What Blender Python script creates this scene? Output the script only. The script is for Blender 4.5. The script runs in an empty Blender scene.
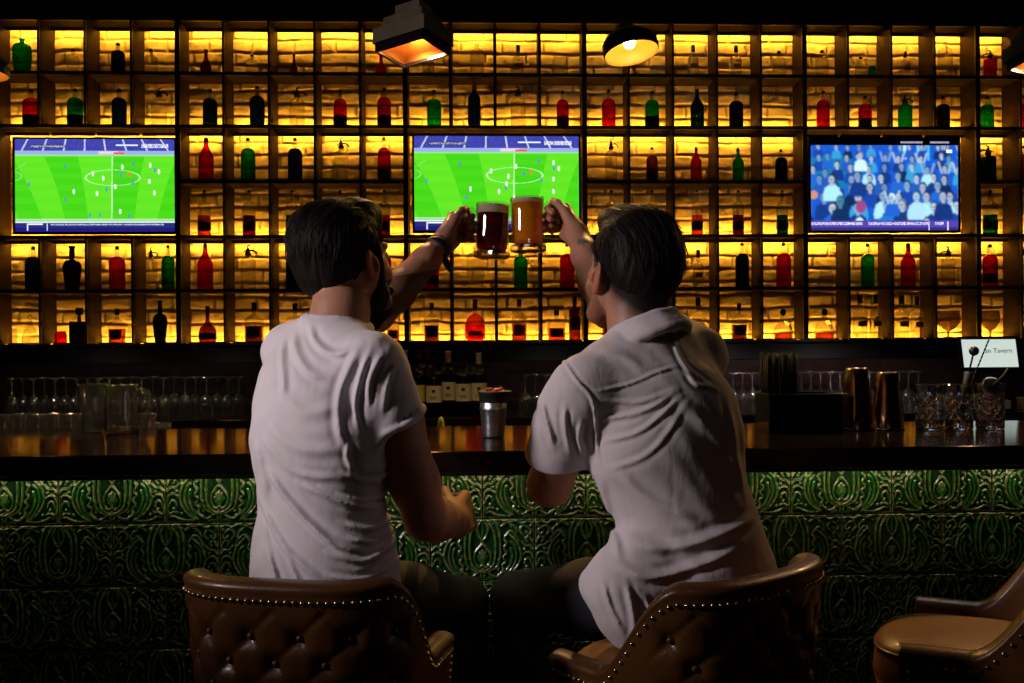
import bpy, bmesh, math, random
import numpy as np
from mathutils import Vector, Matrix
random.seed(7); RNG = np.random.default_rng(7)
SC = bpy.context.scene
COL = SC.collection

# ------------------------------------------------------------ camera
FPX = 996.0; CX = 530.3; CY = 341.5; EYE = 1.36
TH, RHO = 0.0422, 0.0063
Fv = Vector((math.sin(TH), math.cos(TH), 0)); R0 = Vector((math.cos(TH), -math.sin(TH), 0)); U0 = Vector((0, 0, 1))
Rv = R0*math.cos(RHO) - U0*math.sin(RHO); Uv = U0*math.cos(RHO) + R0*math.sin(RHO)
cam_d = bpy.data.cameras.new('camera'); cam = bpy.data.objects.new('camera', cam_d); COL.objects.link(cam)
cam_d.sensor_width = 36; cam_d.lens = 36*FPX/1024; cam_d.clip_start = 0.02; cam_d.clip_end = 50
cam_d.shift_x = -(CX-512)/1024; cam_d.shift_y = 0
cam.matrix_world = Matrix(((Rv.x, Uv.x, -Fv.x, 0), (Rv.y, Uv.y, -Fv.y, 0), (Rv.z, Uv.z, -Fv.z, EYE), (0, 0, 0, 1)))
SC.camera = cam
def P(px, py, Y):
    """world point on the plane y = Y seen at pixel px, py of the photograph"""
    d = Fv*FPX + Rv*(px-CX) - Uv*(py-CY)
    t = Y/d.y
    return Vector((d.x*t, Y, EYE + d.z*t))

# ------------------------------------------------------------ world, exposure
SC.view_settings.view_transform = 'Standard'
SC.view_settings.look = 'None'; SC.view_settings.gamma = 1; SC.view_settings.exposure = 0.0
SC.view_settings.use_curve_mapping = False
W = bpy.data.worlds.new('world'); SC.world = W; W.use_nodes = True
W.node_tree.nodes['Background'].inputs[0].default_value = (0.5, 0.45, 0.5, 1)
W.node_tree.nodes['Background'].inputs[1].default_value = 0.004
SC.cycles.max_bounces = 10; SC.cycles.transparent_max_bounces = 24; SC.cycles.transmission_bounces = 10
SC.cycles.diffuse_bounces = 3; SC.cycles.glossy_bounces = 4
SC.cycles.sample_clamp_indirect = 3.0
SC.cycles.caustics_reflective = False

def spot(name, loc, target, power, size, angle, color, blend=0.6):
    l = bpy.data.lights.new(name, 'SPOT'); l.energy = power; l.shadow_soft_size = size
    l.spot_size = math.radians(angle); l.spot_blend = blend; l.color = color
    o = bpy.data.objects.new(name, l); COL.objects.link(o); o.location = loc
    o.rotation_euler = (Vector(target)-Vector(loc)).to_track_quat('-Z', 'Y').to_euler()
    return o
# unseen key spot from the left onto the two guests, then added helper spots
spot('unseen_spot', (-2.45, 0.90, 2.20), (-0.05, 2.02, 1.40), 182, 0.20, 34, (1.0, 0.86, 0.88), 0.75)
spot('unseen_spot', (-0.95, 1.9, 2.38), (-0.27, 3.35, 2.44), 18.0, 0.05, 20, (1.0, 0.82, 0.7))  # added spot, brightens the housing of the box lamp
spot('unseen_spot', (2.1, 3.6, 2.75), (1.7, 5.35, 3.28), 0.9, 0.05, 70, (0.9, 0.9, 1.0))  # added wash that brings out the ceiling relief at right
# added spots without fixtures, for highlights on the bar glasses and the stemware
spot('added_bar_spot', (1.25, 3.35, 3.1), (1.25, 2.75, 1.15), 70.0, 0.03, 30, (1.0, 0.9, 0.85))
spot('added_bar_spot', (-1.15, 3.5, 3.1), (-1.10, 2.85, 1.15), 50.0, 0.03, 34, (1.0, 0.85, 0.75))
for x_, e_ in ((1.35, 3.2), (1.95, 3.2), (0.35, 1.0), (-2.2, 0.8), (-1.5, 0.8)):
    spot('added_shelf_spot', (x_, 5.02, 1.245), (x_, 5.18, 1.0), e_, 0.012, 150, (1.0, 0.86, 0.80), 0.4)
spot('unseen_spot', (0.2, 0.4, 3.0), (0.7, 2.3, 0.8), 1.6, 0.06, 70, (1.0, 0.86, 0.8))  # added weak spot, gives the tile ridges grazing highlights

# ------------------------------------------------------------ helpers
def tag(o, label=None, cat=None, group=None, kind=None):
    if label: o['label'] = label
    if cat: o['category'] = cat
    if group: o['group'] = group
    if kind: o['kind'] = kind
    return o
def thing(name, label, cat, loc=(0, 0, 0), rz=0.0, group=None):
    o = bpy.data.objects.new(name, None); COL.objects.link(o)
    o.location = loc; o.rotation_euler = (0, 0, rz); o.empty_display_size = 0.05
    return tag(o, label, cat, group)
def setup(o, mat, parent=None, bevel=0, sub=0):
    COL.objects.link(o)
    if mat is not None and not o.data.materials: o.data.materials.append(mat)
    if parent is not None: o.parent = parent
    if bevel:
        m = o.modifiers.new('bevel', 'BEVEL'); m.width = bevel; m.segments = 2; m.limit_method = 'ANGLE'; m.angle_limit = math.radians(40)
    if sub:
        m = o.modifiers.new('sub', 'SUBSURF'); m.levels = sub; m.render_levels = sub
    return o
def copy_tree(o, parent=None):
    c = o.copy(); COL.objects.link(c); c.parent = parent
    for ch in list(o.children): copy_tree(ch, c)
    return c
def sett(mesh, smooth):
    if smooth: mesh.polygons.foreach_set('use_smooth', [True]*len(mesh.polygons))
def np_mesh(name, V, Fq, mat, parent=None, smooth=True, color=None):
    me = bpy.data.meshes.new(name)
    V = np.asarray(V, np.float32); Fq = np.asarray(Fq, np.int32); n = Fq.shape[1]
    me.vertices.add(len(V)); me.vertices.foreach_set('co', V.ravel())
    me.loops.add(Fq.size); me.loops.foreach_set('vertex_index', Fq.ravel())
    me.polygons.add(len(Fq)); me.polygons.foreach_set('loop_start', np.arange(0, Fq.size, n, dtype=np.int32))
    try: me.polygons.foreach_set('loop_total', np.full(len(Fq), n, np.int32))
    except Exception: pass
    me.polygons.foreach_set('use_smooth', np.full(len(Fq), smooth, bool))
    me.update(calc_edges=True); me.validate()
    if color is not None:
        a = me.color_attributes.new('col', 'FLOAT_COLOR', 'POINT')
        c = np.ones((len(V), 4), np.float32); c[:, :3] = color; a.data.foreach_set('color', c.ravel())
    o = bpy.data.objects.new(name, me); setup(o, mat, parent); return o
def grid_faces(nu, nv, wrap_u=False):
    i = np.arange(nu if wrap_u else nu-1); j = np.arange(nv-1)
    I, J = np.meshgrid(i, j, indexing='ij'); I2 = (I+1) % nu
    return np.stack([I*nv+J, I2*nv+J, I2*nv+J+1, I*nv+J+1], -1).reshape(-1, 4)

class MB:
    def __init__(s): s.v = []; s.f = []
    def add(s, vs, fs):
        b = len(s.v); s.v += [tuple(v) for v in vs]; s.f += [tuple(b+i for i in f) for f in fs]; return s
    def box(s, c, size, rot=None):
        hx, hy, hz = size[0]/2, size[1]/2, size[2]/2
        vs = [Vector((x*hx, y*hy, z*hz)) for x in (-1, 1) for y in (-1, 1) for z in (-1, 1)]
        if rot is not None: vs = [rot @ v for v in vs]
        c = Vector(c)
        return s.add([v+c for v in vs], [(0, 1, 3, 2), (4, 6, 7, 5), (0, 4, 5, 1), (2, 3, 7, 6), (0, 2, 6, 4), (1, 5, 7, 3)])
    def b2(s, x0, x1, y0, y1, z0, z1): return s.box(((x0+x1)/2, (y0+y1)/2, (z0+z1)/2), (x1-x0, y1-y0, z1-z0))
    def lathe(s, prof, seg=20, c=(0, 0, 0), rot=None, cap=True, mod=None):
        vs = []; c = Vector(c)
        for (r, z) in prof:
            for k in range(seg):
                a = 2*math.pi*k/seg; rr = r*(mod(a, z) if mod else 1)
                v = Vector((rr*math.cos(a), rr*math.sin(a), z)); vs.append((rot @ v if rot is not None else v)+c)
        fs = []
        for i in range(len(prof)-1):
            for k in range(seg):
                k2 = (k+1) % seg; fs.append((i*seg+k, i*seg+k2, (i+1)*seg+k2, (i+1)*seg+k))
        if cap:
            if prof[0][0] > 1e-5: fs.append(tuple(reversed(range(seg))))
            if prof[-1][0] > 1e-5: fs.append(tuple((len(prof)-1)*seg+k for k in range(seg)))
        return s.add(vs, fs)
    def tube(s, pts, r, seg=8, cap=True, closed=False):
        pts = [Vector(p) for p in pts]; n = len(pts)
        rs = r if isinstance(r, (list, tuple)) else [r]*n
        vs = []; up = None
        for i, p in enumerate(pts):
            a = pts[(i-1) % n] if (i > 0 or closed) else p; b = pts[(i+1) % n] if (i < n-1 or closed) else p
            t = (b-a).normalized()
            if up is None:
                up = t.orthogonal().normalized()
            up = (up - t*up.dot(t)).normalized(); w = t.cross(up)
            for k in range(seg):
                an = 2*math.pi*k/seg; vs.append(p + (up*math.cos(an)+w*math.sin(an))*rs[i])
        fs = []
        for i in range(n if closed else n-1):
            j = (i+1) % n
            for k in range(seg):
                k2 = (k+1) % seg; fs.append((i*seg+k, i*seg+k2, j*seg+k2, j*seg+k))
        if cap and not closed: fs += [tuple(reversed(range(seg))), tuple((n-1)*seg+k for k in range(seg))]
        return s.add(vs, fs)
    def sphere(s, c, r, seg=12, ring=8, sc=(1, 1, 1)):
        prof = [(max(1e-4, r*math.sin(math.pi*i/ring)), -r*math.cos(math.pi*i/ring)) for i in range(ring+1)]
        b = len(s.v); s.lathe(prof, seg, (0, 0, 0), cap=False)
        for i in range(b, len(s.v)):
            v = s.v[i]; s.v[i] = (v[0]*sc[0]+c[0], v[1]*sc[1]+c[1], v[2]*sc[2]+c[2])
        return s
    def mesh(s, name, smooth=False):
        me = bpy.data.meshes.new(name); me.from_pydata(s.v, [], s.f); me.update(); sett(me, smooth); return me
    def build(s, name, mat, parent=None, smooth=False, bevel=0, sub=0):
        o = bpy.data.objects.new(name, s.mesh(name, smooth)); return setup(o, mat, parent, bevel, sub)

# ------------------------------------------------------------ materials
def mat_new(name):
    m = bpy.data.materials.new(name); m.use_nodes = True; nt = m.node_tree
    b = nt.nodes.get('Principled BSDF'); return m, nt, b
def L(nt, a, b): nt.links.new(a, b)
def pmat(name, col, rough=0.5, metal=0.0, noise=0.0, nscale=20, bump=0.0, bscale=80, coat=0.0, sheen=0.0, sss=0.0, spec=None, stretch=None, emit=None, estr=0):
    m, nt, b = mat_new(name)
    b.inputs['Base Color'].default_value = (*col, 1); b.inputs['Roughness'].default_value = rough; b.inputs['Metallic'].default_value = metal
    if coat: b.inputs['Coat Weight'].default_value = coat; b.inputs['Coat Roughness'].default_value = 0.1
    if sheen: b.inputs['Sheen Weight'].default_value = sheen
    if sss:
        b.inputs['Subsurface Weight'].default_value = sss; b.inputs['Subsurface Radius'].default_value = (1.0, 0.35, 0.2); b.inputs['Subsurface Scale'].default_value = 0.006
    if spec is not None: b.inputs['Specular IOR Level'].default_value = spec
    if emit: b.inputs['Emission Color'].default_value = (*emit, 1); b.inputs['Emission Strength'].default_value = estr
    tc = nt.nodes.new('ShaderNodeTexCoord'); src = tc.outputs['Object']
    if stretch:
        mp = nt.nodes.new('ShaderNodeMapping'); mp.inputs['Scale'].default_value = stretch; L(nt, src, mp.inputs[0]); src = mp.outputs[0]
    if noise or True:
        n = nt.nodes.new('ShaderNodeTexNoise'); n.inputs['Scale'].default_value = nscale; n.inputs['Detail'].default_value = 5; L(nt, src, n.inputs['Vector'])
        r = nt.nodes.new('ShaderNodeMapRange'); k = noise or 0.04
        r.inputs['To Min'].default_value = 1-k; r.inputs['To Max'].default_value = 1+k; L(nt, n.outputs['Fac'], r.inputs['Value'])
        mx = nt.nodes.new('ShaderNodeVectorMath'); mx.operation = 'SCALE'; mx.inputs[0].default_value = col
        L(nt, r.outputs[0], mx.inputs['Scale']); L(nt, mx.outputs[0], b.inputs['Base Color'])
    if bump:
        n2 = nt.nodes.new('ShaderNodeTexNoise'); n2.inputs['Scale'].default_value = bscale; n2.inputs['Detail'].default_value = 6; L(nt, src, n2.inputs['Vector'])
        bp = nt.nodes.new('ShaderNodeBump'); bp.inputs['Strength'].default_value = bump; bp.inputs['Distance'].default_value = 0.004
        L(nt, n2.outputs['Fac'], bp.inputs['Height']); L(nt, bp.outputs[0], b.inputs['Normal'])
    return m
def tint_glass(name, col, gloss=1.0, diffuse=0.0, dcol=None, rough=0.03, ior=1.45, back=0.3):
    """thin-walled tinted glass: straight transmission, Fresnel reflection, optional cloudy body"""
    m, nt, b = mat_new(name); nt.nodes.remove(b)
    out = nt.nodes['Material Output']
    t = nt.nodes.new('ShaderNodeBsdfTransparent')
    n = nt.nodes.new('ShaderNodeTexNoise'); n.inputs['Scale'].default_value = 40
    r = nt.nodes.new('ShaderNodeMapRange'); r.inputs['To Min'].default_value = 0.85; r.inputs['To Max'].default_value = 1.0
    L(nt, n.outputs['Fac'], r.inputs['Value'])
    mx = nt.nodes.new('ShaderNodeVectorMath'); mx.operation = 'SCALE'; mx.inputs[0].default_value = col
    L(nt, r.outputs[0], mx.inputs['Scale']); L(nt, mx.outputs[0], t.inputs['Color'])
    body = t.outputs[0]
    if diffuse:
        tr = nt.nodes.new('ShaderNodeBsdfTranslucent'); tr.inputs['Color'].default_value = (*(dcol or col), 1)
        df = nt.nodes.new('ShaderNodeBsdfDiffuse'); df.inputs['Color'].default_value = (*(dcol or col), 1)
        a0 = nt.nodes.new('ShaderNodeMixShader'); a0.inputs[0].default_value = back; L(nt, tr.outputs[0], a0.inputs[1]); L(nt, df.outputs[0], a0.inputs[2])
        a = nt.nodes.new('ShaderNodeMixShader'); a.inputs[0].default_value = diffuse; L(nt, body, a.inputs[1]); L(nt, a0.outputs[0], a.inputs[2]); body = a.outputs[0]
    g = nt.nodes.new('ShaderNodeBsdfGlossy'); g.inputs['Roughness'].default_value = rough
    lw = nt.nodes.new('ShaderNodeLayerWeight'); pw = nt.nodes.new('ShaderNodeMath'); pw.operation = 'POWER'; pw.inputs[1].default_value = 4.0; L(nt, lw.outputs['Facing'], pw.inputs[0])
    ml = nt.nodes.new('ShaderNodeMath'); ml.operation = 'MULTIPLY_ADD'; ml.inputs[1].default_value = 0.45*gloss; ml.inputs[2].default_value = 0.035*gloss; ml.use_clamp = True; L(nt, pw.outputs[0], ml.inputs[0])
    mi = nt.nodes.new('ShaderNodeMixShader'); L(nt, ml.outputs[0], mi.inputs[0]); L(nt, body, mi.inputs[1]); L(nt, g.outputs[0], mi.inputs[2])
    L(nt, mi.outputs[0], out.inputs['Surface']); return m
def glow(name, col, strength):
    m, nt, b = mat_new(name); nt.nodes.remove(b)
    e = nt.nodes.new('ShaderNodeEmission'); e.inputs[0].default_value = (*col, 1); e.inputs[1].default_value = strength
    L(nt, e.outputs[0], nt.nodes['Material Output'].inputs['Surface']); return m
def screen_mat(name, strength):
    m, nt, b = mat_new(name); nt.nodes.remove(b)
    at = nt.nodes.new('ShaderNodeAttribute'); at.attribute_name = 'col'
    e = nt.nodes.new('ShaderNodeEmission'); e.inputs[1].default_value = strength; L(nt, at.outputs['Color'], e.inputs[0])
    L(nt, e.outputs[0], nt.nodes['Material Output'].inputs['Surface']); return m
def attr_mat(name, rough, coat=0.0, spec=0.5, bump=0):
    m, nt, b = mat_new(name)
    at = nt.nodes.new('ShaderNodeAttribute'); at.attribute_name = 'col'; L(nt, at.outputs['Color'], b.inputs['Base Color'])
    b.inputs['Roughness'].default_value = rough; b.inputs['Coat Weight'].default_value = coat; b.inputs['Coat Roughness'].default_value = 0.08
    b.inputs['Specular IOR Level'].default_value = spec
    if bump:
        n2 = nt.nodes.new('ShaderNodeTexNoise'); n2.inputs['Scale'].default_value = 60; n2.inputs['Detail'].default_value = 6
        bp = nt.nodes.new('ShaderNodeBump'); bp.inputs['Strength'].default_value = bump; bp.inputs['Distance'].default_value = 0.004
        L(nt, n2.outputs['Fac'], bp.inputs['Height']); L(nt, bp.outputs[0], b.inputs['Normal'])
    return m
def real_glass(name, col=(1, 1, 1), rough=0.0, ior=1.45):
    m, nt, b = mat_new(name); b.inputs['Base Color'].default_value = (*col, 1); b.inputs['Roughness'].default_value = rough
    b.inputs['Transmission Weight'].default_value = 1; b.inputs['IOR'].default_value = ior; return m

M = {}
M['black_metal'] = pmat('black_metal', (0.012, 0.010, 0.009), 0.42, 0.3, 0.2, 30)
M['shelf_wood'] = pmat('dark_shelf_board', (0.026, 0.014, 0.007), 0.7, 0, 0.25, 6, 0.1, 40, stretch=(1, 1, 8), spec=0.08)
M['black_board'] = pmat('black_board', (0.005, 0.004, 0.004), 0.5, 0, 0.2, 12, 0.05, spec=0.2)
M['led'] = glow('amber_led', (1.0, 0.47, 0.035), 104)
M['counter'] = pmat('black_polished_counter', (0.010, 0.006, 0.005), 0.09, 0, 0.3, 8, 0.006, 20, spec=0.22)
M['counter'].node_tree.nodes['Principled BSDF'].inputs['IOR'].default_value = 1.22
M['rubber'] = pmat('black_rubber', (0.010, 0.010, 0.011), 0.55, 0, 0.1, 40)
M['straw'] = pmat('black_straw', (0.004, 0.004, 0.004), 0.4, 0, 0.1, 40, spec=0.12)
M['plastic'] = pmat('black_plastic', (0.012, 0.012, 0.013), 0.25, 0, 0.1, 40)
M['steel'] = pmat('brushed_steel', (0.55, 0.54, 0.53), 0.22, 1.0, 0.06, 60)
M['hammered'] = pmat('hammered_steel', (0.72, 0.72, 0.74), 0.34, 1.0, 0.06, 60, 0.35, 55)
M['bronze'] = pmat('bronze_tin', (0.52, 0.36, 0.22), 0.18, 1.0, 0.08, 30)
M['glass'] = tint_glass('clear_glass', (0.93, 0.93, 0.9), 1.6)
M['stem_glass'] = tint_glass('stemware_glass', (0.95, 0.95, 0.95), 6.0, 0.035, (0.9, 0.9, 0.9), rough=0.10)
M['glass_amber'] = tint_glass('clear_bottle_glass', (0.92, 0.90, 0.84), 1.6, 0.05, (0.8, 0.7, 0.5))
M['crystal'] = real_glass('cut_crystal', (1, 1, 1), 0.0, 1.5)
M['mug_glass'] = tint_glass('mug_glass', (0.97, 0.97, 0.95), 2.2, 0.0, rough=0.05)
M['bar_glass'] = tint_glass('empty_bar_glass', (0.95, 0.95, 0.95), 5.0, 0.022, (0.9, 0.9, 0.9), rough=0.10)
M['foot_glass'] = tint_glass('thick_glass_foot', (0.80, 0.74, 0.62), 4.0, 0.0, rough=0.10)
M['skin'] = pmat('skin', (0.50, 0.255, 0.165), 0.5, 0, 0.10, 14, 0.12, 120, sss=0.12)
M['skin_red'] = M['skin']
M['leather'] = pmat('brown_leather', (0.112, 0.042, 0.010), 0.36, 0, 0.35, 9, 0.18, 260, coat=0.15)
M['leather_tan'] = pmat('tan_leather_seat', (0.24, 0.095, 0.026), 0.4, 0, 0.35, 9, 0.15, 260, coat=0.1)
M['brass'] = pmat('brass_nail', (0.75, 0.6, 0.38), 0.22, 1.0, 0.1, 30)
# ------------------------------------------------------------ room shell
D = 5.60; PITCH = 0.25157; X0 = -2.7198            # shelving front plane, bay pitch, first upright
DEP = 0.196; YB = D+DEP                               # wall behind the shelves
def zrow(y): return EYE + (341.6-y)*D/FPX
ZTOP = zrow(22.5); ZS = [zrow(73.5), zrow(125.7), zrow(180.5), zrow(234.8), zrow(288), zrow(341.6)]
KMIN, KMAX = -3, 27
def ux(k): return X0+k*PITCH
XL, XR = ux(KMIN), ux(KMAX)

def vnoise(x, y, s, seed=0):
    """cheap smooth value noise"""
    g = np.random.default_rng(seed).random((64, 64))
    x = x*s; y = y*s; xi = np.floor(x).astype(int); yi = np.floor(y).astype(int); fx = x-xi; fy = y-yi
    fx = fx*fx*(3-2*fx); fy = fy*fy*(3-2*fy)
    a = g[xi % 64, yi % 64]; b = g[(xi+1) % 64, yi % 64]; c = g[xi % 64, (yi+1) % 64]; d = g[(xi+1) % 64, (yi+1) % 64]
    return (a*(1-fx)+b*fx)*(1-fy)+(c*(1-fx)+d*fx)*fy
# painted rough brick wall behind the bottles (courses modelled in relief)
def brick_wall(name, x0, x1, z0, z1, y, step, base, mat, relief=0.012):
    nx = int((x1-x0)/step); nz = int((z1-z0)/step)
    X, Z = np.meshgrid(np.linspace(x0, x1, nx), np.linspace(z0, z1, nz), indexing='ij')
    X2 = X+0.006*(vnoise(X, Z, 9, 1)-0.5); Z2 = Z+0.014*(vnoise(X, Z, 6, 2)-0.5)+0.006*(vnoise(X, Z, 17, 5)-.5)
    hh, ll = 0.074, 0.24
    row = np.floor(Z2/hh); cx = X2/ll+0.5*(row % 2)+0.13*np.sin(row*5.1); colm = np.floor(cx)
    dz = np.minimum(Z2/hh-row, 1-(Z2/hh-row))*hh; dx = np.minimum(cx-colm, 1-(cx-colm))*ll
    d = np.minimum(dx, dz); k = np.clip((d-0.002)/0.008, 0, 1); k = k*k*(3-2*k)
    idr = np.sin(row*12.9898+colm*78.233)*43758.5453; idr = idr-np.floor(idr)
    tilt = (idr-0.5)*0.006+(np.modf(np.abs(idr*17.3))[0]-0.5)*0.3*(Z2/hh-row-0.5)*0.03
    h = k*(relief+tilt)+0.0035*(vnoise(X, Z, 34, 3)-0.5)+0.003*(vnoise(X, Z, 13, 8)-0.5)+0.003*(vnoise(X, Z, 75, 4)-0.5)
    V = np.stack([X, y-h, Z], -1).reshape(-1, 3)
    c = np.array(base)[None, :]*(0.82+0.3*idr.reshape(-1, 1))*(0.62+0.38*k.reshape(-1, 1))
    Fq = grid_faces(nx, nz)
    o = np_mesh(name, V, Fq, mat, color=c); tag(o, kind='structure'); return o
M['brickw'] = attr_mat('rough_painted_brick', 0.75, bump=0.5, spec=0.2)
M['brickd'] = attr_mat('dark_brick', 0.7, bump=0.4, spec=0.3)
brick_wall('wall_back', XL, XR, ZS[5]-0.01, ZTOP+0.02, YB+0.012, 0.0060, (0.86, 0.68, 0.44), M['brickw'])
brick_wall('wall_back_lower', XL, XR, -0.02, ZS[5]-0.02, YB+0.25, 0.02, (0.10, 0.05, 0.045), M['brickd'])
XW0, XW1 = XL, XR
M['plaster'] = pmat('dark_plaster', (0.03, 0.024, 0.022), 0.8, 0, 0.2, 4, 0.2, 30)
M['floorm'] = pmat('dark_oak_floor', (0.05, 0.028, 0.018), 0.35, 0, 0.4, 3, 0.1, 30, stretch=(1, 10, 1))
tag(MB().b2(XW0-0.1, XW1+0.1, -1.6, YB+0.4, -0.1, 0).build('floor', M['floorm']), kind='structure')
tag(MB().b2(XW0-0.1, XW0, -1.6, YB+0.4, 0, 3.6).build('wall_left', M['plaster']), kind='structure')
tag(MB().b2(XW1, XW1+0.1, -1.6, YB+0.4, 0, 3.6).build('wall_right', M['plaster']), kind='structure')
tag(MB().b2(XW0-0.1, XW1+0.1, -1.7, -1.6, 0, 3.6).build('wall_front', M['plaster']), kind='structure')
# pressed tin ceiling
ZC = 3.30
def tin_ceiling():
    st = 0.02; x = np.arange(XW0, XW1+st, st); y = np.concatenate([np.linspace(-1.6, 4.6, 8), np.arange(4.62, YB+0.3, st)])
    X, Y = np.meshgrid(x, y, indexing='ij')
    q = 0.46; u = (X/q) % 1-0.5; v = (Y/q) % 1-0.5; r = np.hypot(u, v)
    h = 0.010*np.cos(r*26)*np.exp(-r*3)+0.012*(np.maximum(abs(u), abs(v)) > 0.45)+0.008*np.sin(np.arctan2(v, u)*8)*np.exp(-((r-.3)/.1)**2)
    h += 0.012*(vnoise(X, Y, 22, 11)-.5)
    V = np.stack([X, Y, ZC-h], -1).reshape(-1, 3)
    return np_mesh('ceiling', V, grid_faces(len(x), len(y)), pmat('black_pressed_tin', (0.12, 0.12, 0.125), 0.42, 0.3, 0.2, 20), smooth=True)
tag(tin_ceiling(), kind='structure')
tag(MB().b2(XL, XR, D-0.02, YB+0.3, ZTOP+0.02, ZC+0.05).b2(XL, XR, D-0.05, D-0.02, ZTOP+0.09, ZC+0.02).build('trim_1', M['black_board']), kind='structure')

# ------------------------------------------------------------ back bar shelving (one unit fixed to the wall)
SH = thing('bottle_shelving', 'tall black bottle shelving of square bays lit in amber against the brick wall', 'shelving', (0, D, 0))
def to(sh, mb, name, mat, smooth=False, bevel=0):
    mb.v = [(v[0], v[1]-D, v[2]) for v in mb.v]; return mb.build(name, mat, sh, smooth, bevel)
THICK = [4, 9, 13, 18, 22, 0, -3, 27]
TVB = [(0, 4), (9, 13), (18, 22)]      # bays opened up for the screens, rows 3-4
TVL = (-4, 0)
def open_at(k, row):                   # is the upright k missing on this row?
    return row in (2, 3) and any(a < k < b for a, b in TVB+[TVL])
zb = [ZTOP]+ZS
for k in range(KMIN, KMAX+1):
    w = 0.026 if k in THICK else 0.012
    # panel (brown board) + thin black iron edge at the front, split where screens interrupt it
    spans = [(zb[0], zb[6])] if not open_at(k, 2) else [(zb[0], zb[2]), (zb[4], zb[6])]
    for a, b in spans:
        to(SH, MB().b2(ux(k)-0.008, ux(k)+0.008, D+0.012, YB+0.002, b+0.004, a), 'upright', M['shelf_wood'])
        to(SH, MB().b2(ux(k)-w/2, ux(k)+w/2, D-0.004, D+0.012, b, a), 'iron_post', M['black_metal'])
for r in range(1, 7):
    z = ZS[r-1]
    segs = [(XL, XR)]
    if r == 3:
        segs = []; cur = XL
        for a, b in [TVL]+TVB:
            if ux(a) > cur+0.01: segs.append((cur, ux(a)))
            cur = ux(b)
        segs.append((cur, XR))
    for a, b in segs:
        to(SH, MB().b2(a, b, D+0.012, YB+0.002, z-0.016, z), 'shelf_board', M['shelf_wood'])
        to(SH, MB().b2(a, b, D-0.006, D+0.012, z-0.018, z+0.001), 'iron_rail', M['black_metal'])
to(SH, MB().b2(XL, XR, D-0.006, D+0.012, ZTOP-0.004, ZTOP+0.03), 'iron_rail', M['black_metal'])
to(SH, MB().b2(XL, XR, D+0.012, YB+0.01, ZTOP, ZTOP+0.03), 'shelf_board', M['shelf_wood'])
# amber LED tape, one short length per bay, at the back of the boards
def led(k, z, up):
    y = YB-0.036; mb = MB()
    mb.b2(ux(k)+0.02, ux(k+1)-0.02, y-0.004, y+0.004, z-0.002, z+0.002)
    to(SH, mb, 'led_strip', M['led'])
    to(SH, MB().b2(ux(k)+0.008, ux(k+1)-0.008, y-0.012, y-0.009, *( (z-0.0068, z+0.010) if up < 0 else (z-0.006, z+0.004) )), 'led_lip', M['shelf_wood'])
def skip_tv(k, row): return row in (2, 3) and any(a <= k < b for a, b in TVB+[TVL])
for k in range(KMIN+1, KMAX-1):
    led(k, ZTOP-0.010, -1)                 # row 1, shining down
    led(k, ZS[1]+0.006, 1)                 # row 2, shining up
    led(k, ZS[1]-0.024, -1)                # row 3 top
    led(k, ZS[3]+0.006, 1)                 # row 4 bottom
    led(k, ZS[3]-0.024, -1)                # row 5 top
    led(k, ZS[5]+0.006, 1)                 # row 6 bottom
# heavy black base board below the shelving
tag(MB().b2(XL, XR, D-0.05, YB+0.25, ZS[5]-0.11, ZS[5]-0.018).build('trim_2', M['black_board'], bevel=0.004), kind='structure')

# ------------------------------------------------------------ televisions
def tv(name, k0, k1, xp, yp, img, label, strength, group=None):
    (xa, xb), (ya, yb) = xp, yp
    Yt = D+0.03
    a = P(xa, (ya+yb)/2, Yt); b = P(xb, (ya+yb)/2, Yt); t = P((xa+xb)/2, ya, Yt); bo = P((xa+xb)/2, yb, Yt)
    x0, x1, z0, z1 = a.x, b.x, bo.z, t.z
    cx, cz = (x0+x1)/2, (z0+z1)/2
    o = thing(name, label, 'television', (cx, Yt, cz), 0, group)
    w, h = x1-x0, z1-z0; bz = 0.010
    f = MB()
    for s in (-1, 1): f.b2(s*(w/2-bz/2)-bz/2, s*(w/2-bz/2)+bz/2, -0.006, 0.03, -h/2, h/2)
    f.b2(-w/2+bz, w/2-bz, -0.006, 0.03, h/2-bz*0.9, h/2); f.b2(-w/2+bz, w/2-bz, -0.006, 0.03, -h/2, -h/2+bz*1.2)
    f.build('bezel', M['plastic'], o, bevel=0.002)
    MB().b2(-w/2+0.004, w/2-0.004, 0.008, 0.05, -h/2+0.004, h/2-0.004).b2(-w/5, w/5, 0.05, 0.085, -h/4, h/4).build('housing', M['plastic'], o, bevel=0.004)
    MB().b2(-0.12, 0.12, 0.085, DEP-0.065, -0.08, 0.08).build('wall_bracket', M['black_metal'], o)
    ny, nx = img.shape[:2]
    X, Z = np.meshgrid(np.linspace(-w/2+bz, w/2-bz, nx), np.linspace(h/2-bz*.9, -h/2+bz*1.2, ny), indexing='ij')
    V = np.stack([X, np.full_like(X, 0.004), Z], -1).reshape(-1, 3)
    np_mesh('screen', V, grid_faces(nx, ny), screen_mat(name+'_picture', strength), o, False, color=img.transpose(1, 0, 2).reshape(-1, 3))
    return o
def lin(c): return np.array([((v/255+0.055)/1.055)**2.4 if v > 10 else v/255/12.92 for v in c])
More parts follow.
